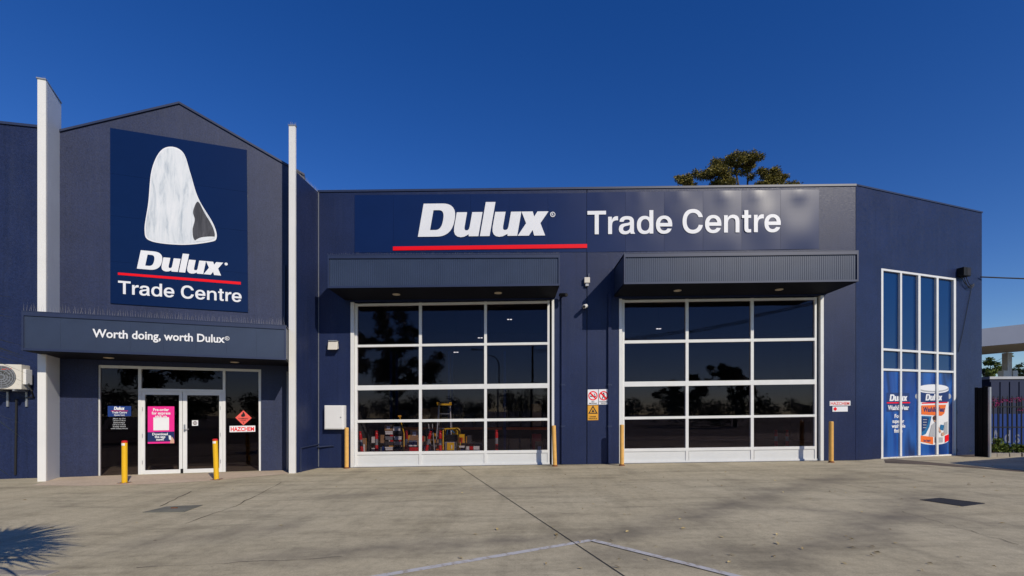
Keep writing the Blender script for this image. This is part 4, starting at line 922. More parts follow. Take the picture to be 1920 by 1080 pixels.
def small_cam(name, fr, px_, d_, label, mat, bx):
    q = fr.px(*px_, d_); t_ = thing(name, fr.w(q[0], 0, q[1]), label, 'camera')
    mb = MB(); mb.fb(fr, q[0] - .04, q[0] + .04, q[1] - .04, q[1] + .04, .002, .05); mb.build('base_plate', mat, t_)
    mb = MB(); mb.tube([fr.w(q[0], .04, q[1]), fr.w(q[0], d_ * .7, q[1] - .02)], .018, 8); mb.build('arm', mat, t_)
    mb = MB(); mb.tube([fr.w(q[0] + bx[0], d_ - .1, q[1] + bx[1]), fr.w(q[0] - bx[0], d_ + .1, q[1] - .03 - bx[1])], .055, 12); mb.build('body', mat, t_, bevel=.01)
    mb = MB(); mb.tube([fr.w(q[0] - bx[0], d_ + .095, q[1] - .03 - bx[1]), fr.w(q[0] - bx[0] * 1.1, d_ + .112, q[1] - .035 - bx[1])], .04, 12); mb.build('lens', 'black rubber', t_); return t_
small_cam('security_camera', MAIN, (1097.5, 573), .2, 'white bullet security camera on the wall between the two roller doors', 'white plastic', (.05, .02))
small_cam('security_camera', MAIN, (1056, 552), .25, 'dark security camera below the right end of the left door canopy', 'dark steel', (-.08, .01))
q = mp(1100.5, 527, .06)
t = thing('wall_sensor', MAIN.w(q[0], 0, q[1] - .15), 'grey sensor light on the wall joint above the white camera', 'sensor')
mb = MB(); mb.fb(MAIN, q[0] - .08, q[0] + .08, q[1] - .06, q[1] + .10, .003, .11); mb.build('box', 'cream plastic', t, bevel=.01)
mb = MB(); mb.fb(MAIN, q[0] - .05, q[0] + .05, q[1] - .15, q[1] - .065, .003, .08); mb.build('eye', 'galvanised', t, bevel=.01)
mb = MB(); mb.tube([MAIN.w(q[0] + .05, .05, q[1] + .10), MAIN.w(q[0] + .06, .05, q[1] + .22)], .01, 6); mb.build('aerial', 'galvanised', t)
q = COR.px(1810.5, 510, .15)
t = thing('junction_box', COR.w(q[0], 0, q[1] - .14), 'dark cable junction box high on the corner wall', 'junction box')
mb = MB(); mb.fb(COR, q[0] - .16, q[0] + .17, q[1] - .13, q[1] + .14, .003, .2); mb.build('casing', 'dark steel', t, bevel=.01)
mb = MB(); mb.fb(COR, q[0] - .02, q[0] + .16, q[1] - .11, q[1] + .12, .2005, .206); mb.build('cover', 'cast iron', t)
for k, (dx, dz) in enumerate(((.10, .34), (.22, .40), (.32, .30))):
    mb = MB(); pts = []
    for i in range(9):
        u_ = i / 8; pts.append(COR.w(q[0] - .08 + .12 * k + u_ * (.62 - .12 * k), .08, q[1] - .13 - dz * math.sin(math.pi * (u_ * .72 + .0)) * (1 - .25 * u_)))
    mb.tube(pts, .011, 6); mb.build('cable_loop', 'black rubber', t)
r0 = COR.w(*([COR.px(1841, 519.5, .06)[0] - .05, .06, COR.px(1841, 519.5, .06)[1]]))
mb = MB(); pts = [r0 + Vector((0, 0, 0))]
pe = Vector((34, 17.5, 7.1))
for i in range(1, 25):
    u_ = i / 24; q2 = r0.lerp(pe, u_); q2.z -= .55 * 4 * u_ * (1 - u_) * .6; pts.append(q2)
mb.tube(pts, .022, 6)
props(mb.build('overhead_cable', 'black rubber'), 'black overhead cable running off right from the corner wall', 'cable')
mb = MB(); qa, qb, qc = COR.px(1823, 532, .02), COR.px(1806, 618, .02), COR.px(1797, 660, .02)
mb.tube([COR.w(qa[0], .02, qa[1]), COR.w(qb[0], .02, qb[1]), COR.w(qc[0], .02, qc[1])], .008, 5); props(mb.build('hanging_wire', 'black rubber'), 'thin dark wire hanging down the corner wall beside the tall window', 'cable')
# air conditioner on the left wing
a, b = gp(-30, 729, .45), gp(40, 683.5, .45)
t = thing('air_conditioner', GAB.w(-3.9, .3, a[1]), 'cream outdoor air conditioner unit on the wall at far left', 'air conditioner')
mb = MB(); mb.fb(GAB, a[0], b[0], a[1], b[1], .12, .45); mb.build('casing', 'cream plastic', t, bevel=.012)
mb = MB(); fc = gp(3, 707, .45); R_ = .26
for rr in (.06, .11, .16, .21, .25): ring(GAB, fc[0], fc[1], rr - .008, rr + .008, .462, mb, 28)
for k in range(12):
    an = k * math.pi / 6; c_, s_ = math.cos(an), math.sin(an); flat(mb, GAB, [(fc[0] + c_ * .04 - s_ * .006, fc[1] + s_ * .04 + c_ * .006), (fc[0] + c_ * .26 - s_ * .006, fc[1] + s_ * .26 + c_ * .006), (fc[0] + c_ * .26 + s_ * .006, fc[1] + s_ * .26 - c_ * .006), (fc[0] + c_ * .04 + s_ * .006, fc[1] + s_ * .04 - c_ * .006)], .464)
mb.build('fan_guard', 'galvanised', t, fixn=False)
mb = MB(); ring(GAB, fc[0], fc[1], 0, .265, .453, mb, 30); mb.build('fan_opening', 'grille dark', t, fixn=False)
mb = MB(); mb.fb(GAB, b[0] - .36, b[0] - .18, b[1] - .13, b[1] - .09, .4505, .453); mb.build('badge', 'coral print', t)
mb = MB(); mb.fb(GAB, b[0] + .001, b[0] + .06, a[1] + .12, b[1] - .1, .16, .4); mb.build('pipe_cover', 'white plastic', t, bevel=.01)
for s_ in (a[0] + .2, b[0] - .12):
    mb = MB(); mb.fb(GAB, s_ - .02, s_ + .02, a[1] - .045, a[1] - .002, .0, .5); mb.fb(GAB, s_ - .02, s_ + .02, a[1] - .4, a[1] - .046, .0, .04); mb.build('bracket', 'galvanised', t)
mb = MB(); mb.tube([GAB.w(b[0] + .05, .3, a[1] + .15), GAB.w(b[0] + .09, .25, a[1] - .02), GAB.w(b[0] + .03, .06, a[1] - .16), GAB.w(b[0] - .3, .05, a[1] - .22), GAB.w(b[0] - .33, .03, .1)], .022, 8); mb.build('pipe', 'black rubber', t)

# ================================================================== BOLLARDS
def bollard_small(px_, label, ytop, lean=(0, 0)):
    g = gpx(*px_); t_ = thing('bollard', g, label, 'bollard', 'yellow bollards before the entrance')
    hh = (px_[1] - ytop) / F * g.y; r = .055
    mb = MB(); mb.lathe(0, 0, [(r, .012), (r, hh - .05)], 20); o = mb.build('post', 'yellow paint', t_, world=False)
    mb = MB(); mb.lathe(0, 0, [(r + .001, hh - .05), (r + .001, hh - .012), (r * .7, hh), (.01, hh + .003)], 20); mb.build('cap', 'red plastic', t_, world=False)
    mb = MB(); mb.box(-.10, .10, -.10, .10, .004, .014); mb.build('base_plate', 'rust', t_, world=False)
    for x, y in ((-.075, -.075), (.075, -.075), (.075, .075), (-.075, .075)): mb = MB(); mb.lathe(x, y, [(.014, .014), (.014, .026)], 6); mb.build('bolt', 'galvanised', t_, world=False)
    mb = MB(); n_ = 7; A_ = [(math.cos(a_) * (r + .002), math.sin(a_) * (r + .002)) for a_ in [math.radians(-90 - 42 + 84 * i / n_) for i in range(n_ + 1)]]
    for i in range(n_): mb.add([(*A_[i], hh - .11), (*A_[i + 1], hh - .11), (*A_[i + 1], hh - .06), (*A_[i], hh - .06)], [(0, 1, 2, 3)])
    mb.build('label_plate', 'vinyl white', t_, world=False, fixn=False)
    t_.rotation_euler = (lean[0], lean[1], 0); return t_
bollard_small((233.5, 906), 'yellow bollard with red cap in front of the left entrance pane', 826)
bollard_small((406, 899.5), 'slightly leaning yellow bollard with red cap before the right glass door', 822.5, (0, -.035))
def bollard_big(px_, ytop, label, lean=0):
    g = gpx(*px_); hh = (px_[1] - ytop) / F * g.y
    t_ = thing('guard_post', g, label, 'bollard', 'faded yellow guard posts beside the roller doors')
    mb = MB(); mb.lathe(0, 0, [(.058, .0), (.058, hh - .02), (.05, hh - .004), (.01, hh)], 18); mb.build('post', 'faded yellow paint', t_, world=False)
    mb = MB(); mb.lathe(0, 0, [(.085, .004), (.08, .012), (.060, .045)], 16); mb.build('base_collar', 'rust', t_, world=False)
    t_.rotation_euler = (0, lean, 0); return t_
bollard_big((650, 878.5), 801.5, 'faded yellow guard post left of the left roller door, under the meter box')
bollard_big((1040.5, 874.5), 797.5, 'faded yellow guard post at the right jamb of the left roller door', -.03)
bollard_big((1166, 873.3), 796, 'faded yellow guard post at the left jamb of the right roller door')
bollard_big((1558.5, 867.5), 790, 'faded yellow guard post below the wall HAZCHEM sign')

# ================================================================== INSIDE THE LEFT DOOR
def inz(x, Y): return gz((x - 960) / F * Y) + .009
def ip(x, y, Y): return Vector(((x - 960) / F * Y, Y, EYE + (HOR - y) / F * Y))
def delineator(x, ytop, Y, label, lean=0):
    X = (x - 960) / F * Y; z0 = inz(x, Y); hh = EYE + (HOR - ytop) / F * Y - z0
    t_ = thing('delineator_post', (X, Y, z0), label, 'safety post', 'red safety posts inside the doors')
    mb = MB(); mb.lathe(0, 0, [(.055, .02), (.05, hh * .55)], 14); mb.lathe(0, 0, [(.05, hh * .74), (.048, hh - .10), (.035, hh - .06)], 14); mb.build('post', 'red plastic', t_, world=False)
    mb = MB(); mb.lathe(0, 0, [(.051, hh * .55), (.051, hh * .74)], 14); mb.build('reflective_band', 'galvanised', t_, world=False)
    mb = MB(); mb.lathe(0, 0, [(.02, hh - .06), (.045, hh - .03), (.045, hh - .01), (.02, hh)], 12); mb.build('handle_knob', 'red plastic', t_, world=False)
    mb = MB(); mb.lathe(0, 0, [(.19, 0), (.19, .03), (.07, .06)], 14); mb.build('base', 'black rubber', t_, world=False)
    t_.rotation_euler = (0, lean, 0)
delineator(681, 808.5, 15.1, 'leaning red safety post leftmost inside the left roller door', -.10)
delineator(706, 807.5, 15.4, 'red safety post inside the left door, left of the tray rack')
delineator(761.4, 807, 15.1, 'red safety post between the tray rack and the stacked cartons')
delineator(795, 807, 15.6, 'red safety post leaning beside the middle door mullion', .22)
delineator(825.4, 807.5, 15.0, 'red safety post in front of the yellow machine')
delineator(931, 806, 15.3, 'lone red safety post behind the right panes of the left door')
delineator(1455, 806, 16.2, 'dim red safety post inside the right door, left of the pair')
delineator(1476, 806, 16.2, 'dim red safety post inside the right door, right of the pair')
# tray rack
Y = 15.6; a, b = ip(721, 0, Y).x, ip(754.5, 0, Y).x; z0 = inz(737, Y)
t = thing('tray_rack', ((a + b) / 2, Y, z0), 'dark display rack of paint trays on a red base inside the left door', 'rack')
mb = MB(); mb.box(a - .05, b + .05, Y - .02, Y + .6, z0, z0 + .32); mb.build('base', 'red plastic', t)
for x in (a, (a + b) / 2, b): mb = MB(); mb.box(x - .012, x + .012, Y + .02, Y + .5, z0 + .321, z0 + 1.0); mb.build('upright', 'dark steel', t)
for k in range(4):
    z = z0 + .36 + k * .17
    mb = MB(); mb.box(a + .013, b - .013, Y + .03, Y + .5, z, z + .012); mb.build('shelf', 'dark steel', t)
    for c_ in range(2):
        xa_ = a + .03 + c_ * (b - a) / 2; w_ = (b - a) / 2 - .06
        mb = MB(); mb.box(xa_, xa_ + w_, Y + .0, Y + .4, z + .013, z + .10); mb.box(xa_ - .01, xa_ + w_ + .01, Y - .012, Y - .001, z + .08, z + .12); mb.build('tray', ['white plastic', 'charcoal print', 'galvanised'][(k + c_) % 3], t)
def carton(x0_, x1_, y0_, y1_, Y, label, mat='cardboard', rz=0, grp='cardboard cartons inside the left door', base=None):
    p0, p1 = ip(x0_, y0_, Y), ip(x1_, y1_, Y)
    z0_ = p0.z if base is None else base
    w_ = p1.x - p0.x; hh = p1.z - z0_
    t_ = thing('cardboard_box', ((p0.x + p1.x) / 2, Y + w_ * .4, z0_), label, 'box', grp, rz)
    mb = MB(); mb.box(-w_ / 2, w_ / 2, -w_ * .4, w_ * .4, 0, hh); mb.build('carton', mat, t_, world=False, bevel=.004)
    mb = MB(); mb.box(-w_ / 2 - .001, w_ / 2 + .001, -.03, .03, hh * .7, hh + .002); mb.build('tape', 'amber print', t_, world=False)
    mb = MB(); mb.box(-w_ * .2, w_ * .25, -w_ * .4 - .003, -w_ * .4 - .001, hh * .3, hh * .75); mb.build('label_sticker', 'vinyl white', t_, world=False)
    return t_
carton(721, 735, 806.5, 796.5, 15.6, 'small cardboard carton on top of the tray rack, left side', base=z0 + 1.001)
carton(736.5, 750, 806.5, 800, 15.6, 'pale low carton on top of the tray rack, right side', 'white plastic', base=z0 + 1.001)
zf = inz(775, 15.9)
carton(767, 786, 850, 821, 15.9, 'large cardboard carton on the floor left of the middle door mullion', base=zf)
t_b = EYE + (HOR - 821) / F * 15.9
carton(769, 784, 0, 806, 15.9, 'smaller cardboard carton stacked on the large floor carton', base=t_b + .001)
carton(791, 803, 850, 828, 15.9, 'cardboard carton on the floor left of the aluminium ladder', base=inz(797, 15.9))
carton(679, 686, 850, 822, 15.7, 'narrow cardboard carton behind the leaning red post at far left', base=inz(680, 15.7))
carton(1004, 1018, 0, 828, 15.2, 'plain cardboard carton at the right end inside the left door', base=inz(1010, 15.2))
t = thing('display_plinth', (ip(774, 0, 15.0).x, 15.0, inz(774, 15.0)), 'low red display plinth in front of the cartons inside the left door', 'plinth')
q = ip(774, 838, 15.0); mb = MB(); mb.box(q.x - .17, q.x + .17, 14.9, 15.25, inz(774, 15.0), q.z); mb.build('plinth_body', 'red plastic', t, bevel=.01)
mb = MB(); mb.box(q.x - .18, q.x + .18, 14.89, 15.26, q.z + .001, q.z + .02); mb.build('plinth_top', 'charcoal print', t)
def tin(x, ybot, Y, r, hpx, label, grp='paint tins inside the left door', mat='white plastic', base=None):
    q = ip(x, ybot, Y); z = q.z if base is None else base; hh = hpx / F * Y
    t_ = thing('paint_tin', (q.x, Y, z), label, 'tin', grp)
    mb = MB(); mb.lathe(0, 0, [(r, 0), (r, hh)], 16); mb.build('body', mat, t_, world=False)
    mb = MB(); mb.lathe(0, 0, [(r + .006, hh), (r + .006, hh + .012), (r * .8, hh + .014)], 16); mb.build('lid', 'steel', t_, world=False)
    mb = MB(); mb.lathe(0, 0, [(r + .002, hh * .25), (r + .002, hh * .8)], 16); mb.build('label_band', 'vinyl blue', t_, world=False)
    return t_
for x_, lb in ((714.5, 'white paint tin on the floor just left of the tray rack'), (692.5, 'white paint tin on the floor between the two leftmost red posts')): tin(x_, 0, 15.3, .09, 12, lb, base=inz(700, 15.3))
for x_, lb in ((770, 'white paint tin on the left half of the low red plinth'), (778, 'white paint tin on the right half of the low red plinth')): tin(x_, 837.0, 15.08, .07, 10, lb, base=ip(774, 838, 15.0).z + .021)
for x_, lb in ((878, 'large orange tin beside the yellow trolley, leftmost of three'), (886.5, 'large orange tin in the middle of a row of three'), (895, 'large orange tin nearest the right mullion, last of three')): tin(x_, 0, 15.6, .11, 17, lb, mat='orange print', base=inz(886, 15.6))
Y = 16.9; xa_, xb_ = ip(694, 0, Y).x, ip(905, 0, Y).x; z0 = inz(740, Y)
t = thing('stock_shelf', ((xa_ + xb_) / 2, Y + .2, z0), 'long low shelf of mixed coloured stock behind the tray rack and yellow machine', 'shelf')
for x in [xa_ + (xb_ - xa_) * k / 4 for k in range(5)]: mb = MB(); mb.box(x - .02, x + .02, Y, Y + .4, z0, z0 + 1.05); mb.build('upright', 'dark steel', t)
for z in (.12, .52): mb = MB(); mb.box(xa_ + .021, xb_ - .021, Y + .01, Y + .39, z0 + z, z0 + z + .02); mb.build('shelf_board', 'charcoal print', t)
for z in (.141, .541):
    x = xa_ + .04
    while x < xb_ - .3:
        w_ = random.uniform(.12, .26)
        if random.random() < .82: mb = MB(); mb.box(x, x + w_ - .015, Y + .03, Y + .33, z0 + z, z0 + z + random.uniform(.16, .34)); mb.build('carton', random.choice(['cardboard', 'cardboard', 'white plastic', 'red plastic', 'amber print', 'vinyl blue', 'charcoal print', 'orange print', 'galvanised']), t)
        x += w_
# aluminium ladder leaning
t = thing('extension_ladder', (ip(810, 0, 15.7).x, 15.7, inz(810, 15.7)), 'narrow aluminium ladder leaning inside the left door, left of the yellow machine', 'ladder')
p0a, p0b = ip(809, 850, 15.3), ip(816.5, 850, 15.3); p1a, p1b = ip(803.5, 795, 16.0), ip(810.5, 795, 16.0)
p0a.z = p0b.z = inz(810, 15.3)
for q0, q1 in ((p0a, p1a), (p0b, p1b)): mb = MB(); mb.tube([q0, q1], .02, 6); mb.build('rail', 'steel', t)
for k in range(1, 7): mb = MB(); mb.tube([p0a.lerp(p1a, k / 7), p0b.lerp(p1b, k / 7)], .013, 6); mb.build('rung', 'steel', t)
# platform step ladder
Y = 16.6; z0 = inz(835, Y)
t = thing('step_ladder', (ip(834, 0, Y).x, Y, z0), 'tall step ladder with yellow top behind the yellow machine', 'ladder')
zt_ = EYE + (HOR - 760) / F * Y; xa_, xb_ = ip(822, 0, Y).x, ip(845, 0, Y).x
for x0_, x1_ in ((xa_ - .08, xa_ + .02), (xb_ + .08, xb_ - .02)):
    mb = MB(); mb.tube([(x0_, Y - .3, z0), (x1_, Y, zt_)], .022, 6); mb.build('leg', 'steel', t); mb = MB(); mb.tube([(x0_, Y + .5, z0), (x1_, Y + .05, zt_)], .018, 6); mb.build('leg', 'steel', t)
for k in range(1, 7):
    f_ = k / 7.2; z = z0 + (zt_ - z0) * f_; mb = MB(); mb.box(xa_ - .06 + .08 * f_, xb_ + .06 - .08 * f_, Y - .32 + .3 * f_, Y - .22 + .3 * f_, z, z + .025); mb.build('step', 'steel', t)
mb = MB(); mb.box(xa_ - .03, xb_ + .03, Y - .1, Y + .15, zt_, zt_ + .06); mb.build('top_platform', 'yellow paint', t)
for x in (xa_, xb_): mb = MB(); mb.box(x - .04, x + .04, Y - .12, Y - .02, zt_ + .061, zt_ + .10); mb.build('end_cap', 'yellow paint', t)
# yellow machine (paint tinter on a stand)
Y = 15.5; z0 = inz(845, Y); xa_, xb_ = ip(831, 0, Y).x, ip(855, 0, Y).x
t = thing('yellow_machine', ((xa_ + xb_) / 2, Y + .3, z0), 'yellow and grey wheeled machine inside the left roller door', 'machine')
mb = MB(); mb.box(xa_ + .05, xb_ - .02, Y, Y + .5, z0 + .08, z0 + .62); mb.build('body', 'galvanised', t, bevel=.02)
mb = MB(); mb.box(xa_ + .12, xb_ - .06, Y - .02, Y - .001, z0 + .30, z0 + .60); mb.build('front_panel', 'yellow paint', t, bevel=.008)
mb = MB(); mb.box(xa_ + .26, xb_ - .12, Y - .032, Y - .021, z0 + .40, z0 + .52); mb.build('badge', 'vinyl white', t)
for y in (Y - .02, Y + .5):
    mb = MB(); mb.tube([(xa_, y, z0 + .1), (xa_, y, z0 + .98), (xa_ + .05, y, z0 + 1.04), (xb_ + .02, y, z0 + 1.04), (xb_ + .08, y, z0 + .96), (xb_ + .08, y, z0 + .1)], .022, 8); mb.build('tube_frame', 'yellow paint', t)
mb = MB(); mb.box(xa_ + .04, xb_ + .02, Y + .03, Y + .42, z0 + .63, z0 + .84); mb.build('engine', 'dark steel', t, bevel=.02)
mb = MB(); mb.lathe((xb_ + xa_) / 2 + .15, Y + .2, [(.10, z0 + .845), (.11, z0 + .95), (.05, z0 + 1.0)], 14); mb.build('tank', 'yellow paint', t)
mb = MB(); mb.tube([(xa_ + .1, Y + .1, z0 + .845), (xa_ + .14, Y, z0 + 1.0), (xb_ - .2, Y, z0 + 1.05), (xb_ - .05, Y + .05, z0 + .9)], .018, 6); mb.build('hose', 'cyan print', t)
for x in (xa_ + .05, xb_ + .03):
    mb = MB(); mb.tube([(x - .03, Y + .1, z0 + .09), (x + .03, Y + .1, z0 + .09)], .09, 14); mb.build('wheel', 'black rubber', t)
Y = 15.7; z0 = inz(863, Y); xa_, xb_ = ip(857.5, 0, Y).x, ip(872, 0, Y).x
t = thing('yellow_trolley', ((xa_ + xb_) / 2, Y, z0), 'small trolley with yellow top shelf right of the yellow machine', 'trolley')
for x in (xa_, xb_):
    for y in (Y, Y + .3): mb = MB(); mb.tube([(x, y, z0 + .06), (x, y, z0 + .85)], .014, 6); mb.build('leg', 'dark steel', t)
for z, m_ in ((.75, 'yellow paint'), (.42, 'white plastic'), (.14, 'dark steel')): mb = MB(); mb.box(xa_ + .016, xb_ - .016, Y - .01, Y + .31, z0 + z, z0 + z + (.1 if z > .7 else .05)); mb.build('shelf', m_, t)
mb = MB(); mb.tube([ip(757.5, 812, 15.5), ip(749.5, 782, 15.9)], .016, 6); q = ip(757.5, 850, 15.3); q.z = inz(757, 15.3); mb.tube([q, ip(757.5, 812, 15.5)], .016, 6)
t = thing('broom', q, 'yellow broom handle leaning behind the tray rack', 'broom'); mb.build('handle', 'yellow paint', t)
mb = MB(); e_ = ip(749.5, 782, 15.9); mb.box(e_.x - .05, e_.x + .05, e_.y - .02, e_.y + .02, e_.z, e_.z + .06); mb.build('head', 'amber print', t)
# racking far inside
t = thing('pallet_racking', (-1.5, 20.5, 0), 'dim storage racking with orange beams deep inside the left door', 'racking')
for x in (-5.0, -2.6, -.3, 2.0):
    for y in (20, 21): mb = MB(); mb.box(x - .05, x + .05, y - .05, y + .05, gz(x) + .01, 4.2); mb.build('upright', 'ink blue', t)
for z in (.95,):
    for x in (-5.0, -2.6, -.3):
        mb = MB(); mb.box(x + .06, x + 2.2, 19.96, 20.04, z, z + .11); mb.build('beam', 'orange print', t)
for k in range(14):
    x = -4.8 + .47 * k; hh = random.uniform(.4, 1.0); mb = MB(); mb.box(x, x + .38, 20.1, 20.8, 1.08, 1.08 + hh); mb.build('carton', random.choice(['cardboard', 'charcoal print', 'charcoal print']), t)
    mb = MB(); mb.box(x, x + .38, 20.1, 20.8, gz(x) + .01, gz(x) + .01 + hh * .7); mb.build('carton', random.choice(['cardboard', 'red plastic', 'charcoal print']), t)
for (x, y), lb in zip(((955.5, 599.5), (900.5, 634), (855, 661), (1235, 617)), ('lit ceiling lamp seen through the top right pane of the left door', 'lit ceiling lamp seen just left of the right mullion of the left door', 'lit ceiling lamp seen in the centre pane of the left door', 'lit ceiling lamp seen through the top left pane of the right door')):
    Yl = 20.0; q = ip(x, y, Yl); t_ = thing('ceiling_lamp', q, lb, 'lamp', 'lit lamps inside the warehouse')
    for s_ in (-1, 1): mb = MB(); mb.box(s_ * .055 - .04, s_ * .055 + .04, -.04, .04, 0, .022); mb.build('tube', 'lamp glow', t_, world=False)
    mb = MB(); mb.box(-.12, .12, -.05, .05, .023, .06); mb.build('housing', 'charcoal print', t_, world=False)
    mb = MB(); mb.box(-.006, .006, -.006, .006, .06, 6.0 - q.z); mb.build('hanger', 'dark steel', t_, world=False)

# ================================================================== PLANTS
def tube_limb(mb, a, b, r0, r1, n=5, bend=.1):
    pts = []
    off = Vector((random.uniform(-1, 1), random.uniform(-1, 1), random.uniform(-.3, .3))) * bend * (b - a).length
    for i in range(n + 1): u = i / n; pts.append(a.lerp(b, u) + off * 4 * u * (1 - u))
    mb.tube(pts, r0, 7, r1)
def crown_mesh(clumps, nleaf, size, droop=.3, flat_=.75):
    """leaf-sized quads scattered in clumps: clumps = [(centre, radius)]"""
    mb = MB()
    vs = []; fs = []
    tot = sum(r ** 2 for _, r in clumps)
    for c_, r in clumps:
        n = int(nleaf * r * r / tot)
        for _ in range(n):
            while True:
                q = Vector((random.uniform(-1, 1), random.uniform(-1, 1), random.uniform(-1, 1)))
                if q.length < 1: break
            q = q * (.45 + .55 * random.random() ** .5) if q.length > .5 else q
            p0 = c_ + Vector((q.x * r, q.y * r, q.z * r * flat_))
            a = Vector((random.gauss(0, 1), random.gauss(0, 1), random.gauss(-droop, .7))).normalized(); b = a.cross(Vector((random.gauss(0, 1), random.gauss(0, 1), random.gauss(0, 1)))).normalized()
            L = size * random.uniform(.6, 1.3); w_ = L * random.uniform(.28, .45)
            i = len(vs); vs += [p0, p0 + a * L * .5 + b * w_ * .5, p0 + a * L, p0 + a * L * .5 - b * w_ * .5]; fs.append((i, i + 1, i + 2, i + 3))
    mb.add(vs, fs); return mb
def tree(name, x, y, z0, h, lobes, mat, label, nleaf, size, group=None, tr=.25, sub=7, fat=1.0, spread=1.0):
    t_ = thing(name, (x, y, z0), label, 'tree', group)
    mb = MB(); fork = Vector((random.uniform(-.3, .3), random.uniform(-.3, .3), h * .42)); tube_limb(mb, Vector((0, 0, -.1)), fork, tr, tr * .7, 6, .04)
    clumps = []
    for c_, r in lobes:
        c_ = Vector(c_); tube_limb(mb, fork, c_, tr * .5, tr * .12, 6, .10)
        for _ in range(sub):
            q = c_ + Vector((random.gauss(0, .5), random.gauss(0, .5), random.gauss(0, .42))) * r * spread; clumps.append((q, r * random.uniform(.28, .5) * fat))
            tube_limb(mb, c_, q, tr * .12, tr * .03, 3, .1)
    mb.build('trunk', 'bark', t_, world=False, smooth=True)
    crown_mesh(clumps, nleaf, size).build('crown', mat, t_, world=False, fixn=False)
    return t_
# tree behind the roof
Yt = 36.0
def tp(x, y): q = ip(x, y, Yt); return q
base = tp(1385, 700); bx, bz = base.x, .2
def lob(x, y, rpx): q = tp(x, y); return ((q.x - bx, random.uniform(-.8, .8), q.z - bz), rpx / F * Yt)
tree('gum_tree', bx, Yt, bz, tp(1385, 292).z - bz, [lob(1334, 326, 27), lob(1352, 316, 20), lob(1376, 307, 23), lob(1403, 314, 25), lob(1364, 340, 30), lob(1440, 334, 23), lob(1466, 336, 17), lob(1292, 346, 12), lob(1280, 345, 17), lob(1420, 362, 25), lob(1330, 368, 28), lob(1460, 372, 26)], 'olive leaves', 'tall olive green gum tree rising behind the warehouse roof', 52000, .16, tr=.4, sub=12, fat=1.1, spread=.8)
# trees seen below the service station canopy
for (x, y, Y, r, lb) in ((1858, 694, 42, 26, 'sunlit green tree under the service station canopy, beside the warehouse corner'), (1912, 702, 48, 20, 'dark green tree at the right edge, right of the canopy column')):
    q = ip(x, y, Y); R_ = r / F * Y
    tree('roadside_tree', q.x, Y, .2, q.z + R_, [((-R_ * .5, 0, q.z - .4), R_ * .6), ((R_ * .5, .3, q.z - .2), R_ * .6), ((0, 0, q.z + .3), R_ * .5), ((0, .4, q.z - 1.2), R_ * .8)], 'bright leaves' if x < 1900 else 'dark leaves', lb, 5000, .22, tr=.18)
# trees across the road, seen mirrored in the glass
RT = [(-9.7, -13, 10.5, 4.2, 'big spreading street tree mirrored in the left panes of the left door'), (-13.5, -10, 9.0, 3.0, 'street tree mirrored in the entrance glass'),
      (6, -34, 7.0, 3.0, 'round tree mirrored in the right panes of the left door'), (21, -30, 8.2, 3.2, 'round tree mirrored in the middle panes of the right door'), (28, -32, 8.6, 3.0, 'bushy tree mirrored in the right panes of the right door'), (11.5, -33, 6.6, 2.6, 'low tree mirrored in the left panes of the right door')]
for k, (x, y, h, r, lb) in enumerate(RT):
    lobes = [((random.uniform(-.6, .6) * r, random.uniform(-.6, .6) * r, h - r * random.uniform(.4, 1.5)), r * random.uniform(.4, .6)) for _ in range(7)]
    tree('street_tree', x, y, 0, h, lobes, 'dark leaves', lb, 9000, .32, 'trees across the road mirrored in the glass', .22, 5)
mb_c = []
for k in range(64): mb_c.append((Vector((-42 + k * 1.45 + random.uniform(-1, 1), -38 + random.uniform(-1.5, 1.5), random.uniform(1.6, 3.4))), random.uniform(1.2, 2.2)))
cm = crown_mesh(mb_c, 30000, .45, .2, 1.0).build('far_woodland', 'dark leaves', fixn=False); props(cm, 'dark belt of distant trees mirrored low in the door glass', 'woodland', kind='stuff')
# street lamp and power line across the road
t = thing('street_lamp', (-1.3, -17, 0), 'street lamp with bent arm mirrored in the left door glass', 'street lamp')
mb = MB(); mb.tube([(-1.3, -17, 0), (-1.3, -17, 6.8)], .09, 10, .06); mb.build('pole', 'galvanised', t)
mb = MB(); mb.tube([(-1.3, -17, 6.8), (-1.6, -16.9, 7.3), (-2.6, -16.8, 7.65), (-3.1, -16.8, 7.7)], .04, 8); mb.build('arm', 'galvanised', t)
mb = MB(); mb.box(-3.7, -3.1, -16.95, -16.65, 7.62, 7.76); mb.build('lamp_head', 'galvanised', t, bevel=.03)
for (x, y, h, lb) in ((2, -21, 9.0, 'left power pole across the road'), (24, -1.8, 10.2, 'right power pole across the road')):
    t = thing('power_pole', (x, y, 0), lb, 'power pole', 'power poles across the road'); mb = MB(); mb.tube([(x, y, -.2), (x, y, h)], .15, 10, .1); mb.build('pole', 'bark', t)
    mb = MB(); mb.box(x - .06, x + .06, y - 1.0, y + 1.0, h - .7, h - .56); mb.build('crossarm', 'bark', t)
for k, lb in ((-.9, 'outer power cable across the road'), (0, 'middle power cable across the road'), (.9, 'inner power cable across the road')):
    mb = MB(); a, b = Vector((2, -21 + k, 8.5)), Vector((24, -1.8 + k, 9.7)); mb.tube([a.lerp(b, i / 24) - Vector((0, 0, 4 * .9 * (i / 24) * (1 - i / 24))) for i in range(25)], .022, 5)
    props(mb.build('power_cable', 'black rubber'), lb, 'cable', 'power cables across the road')
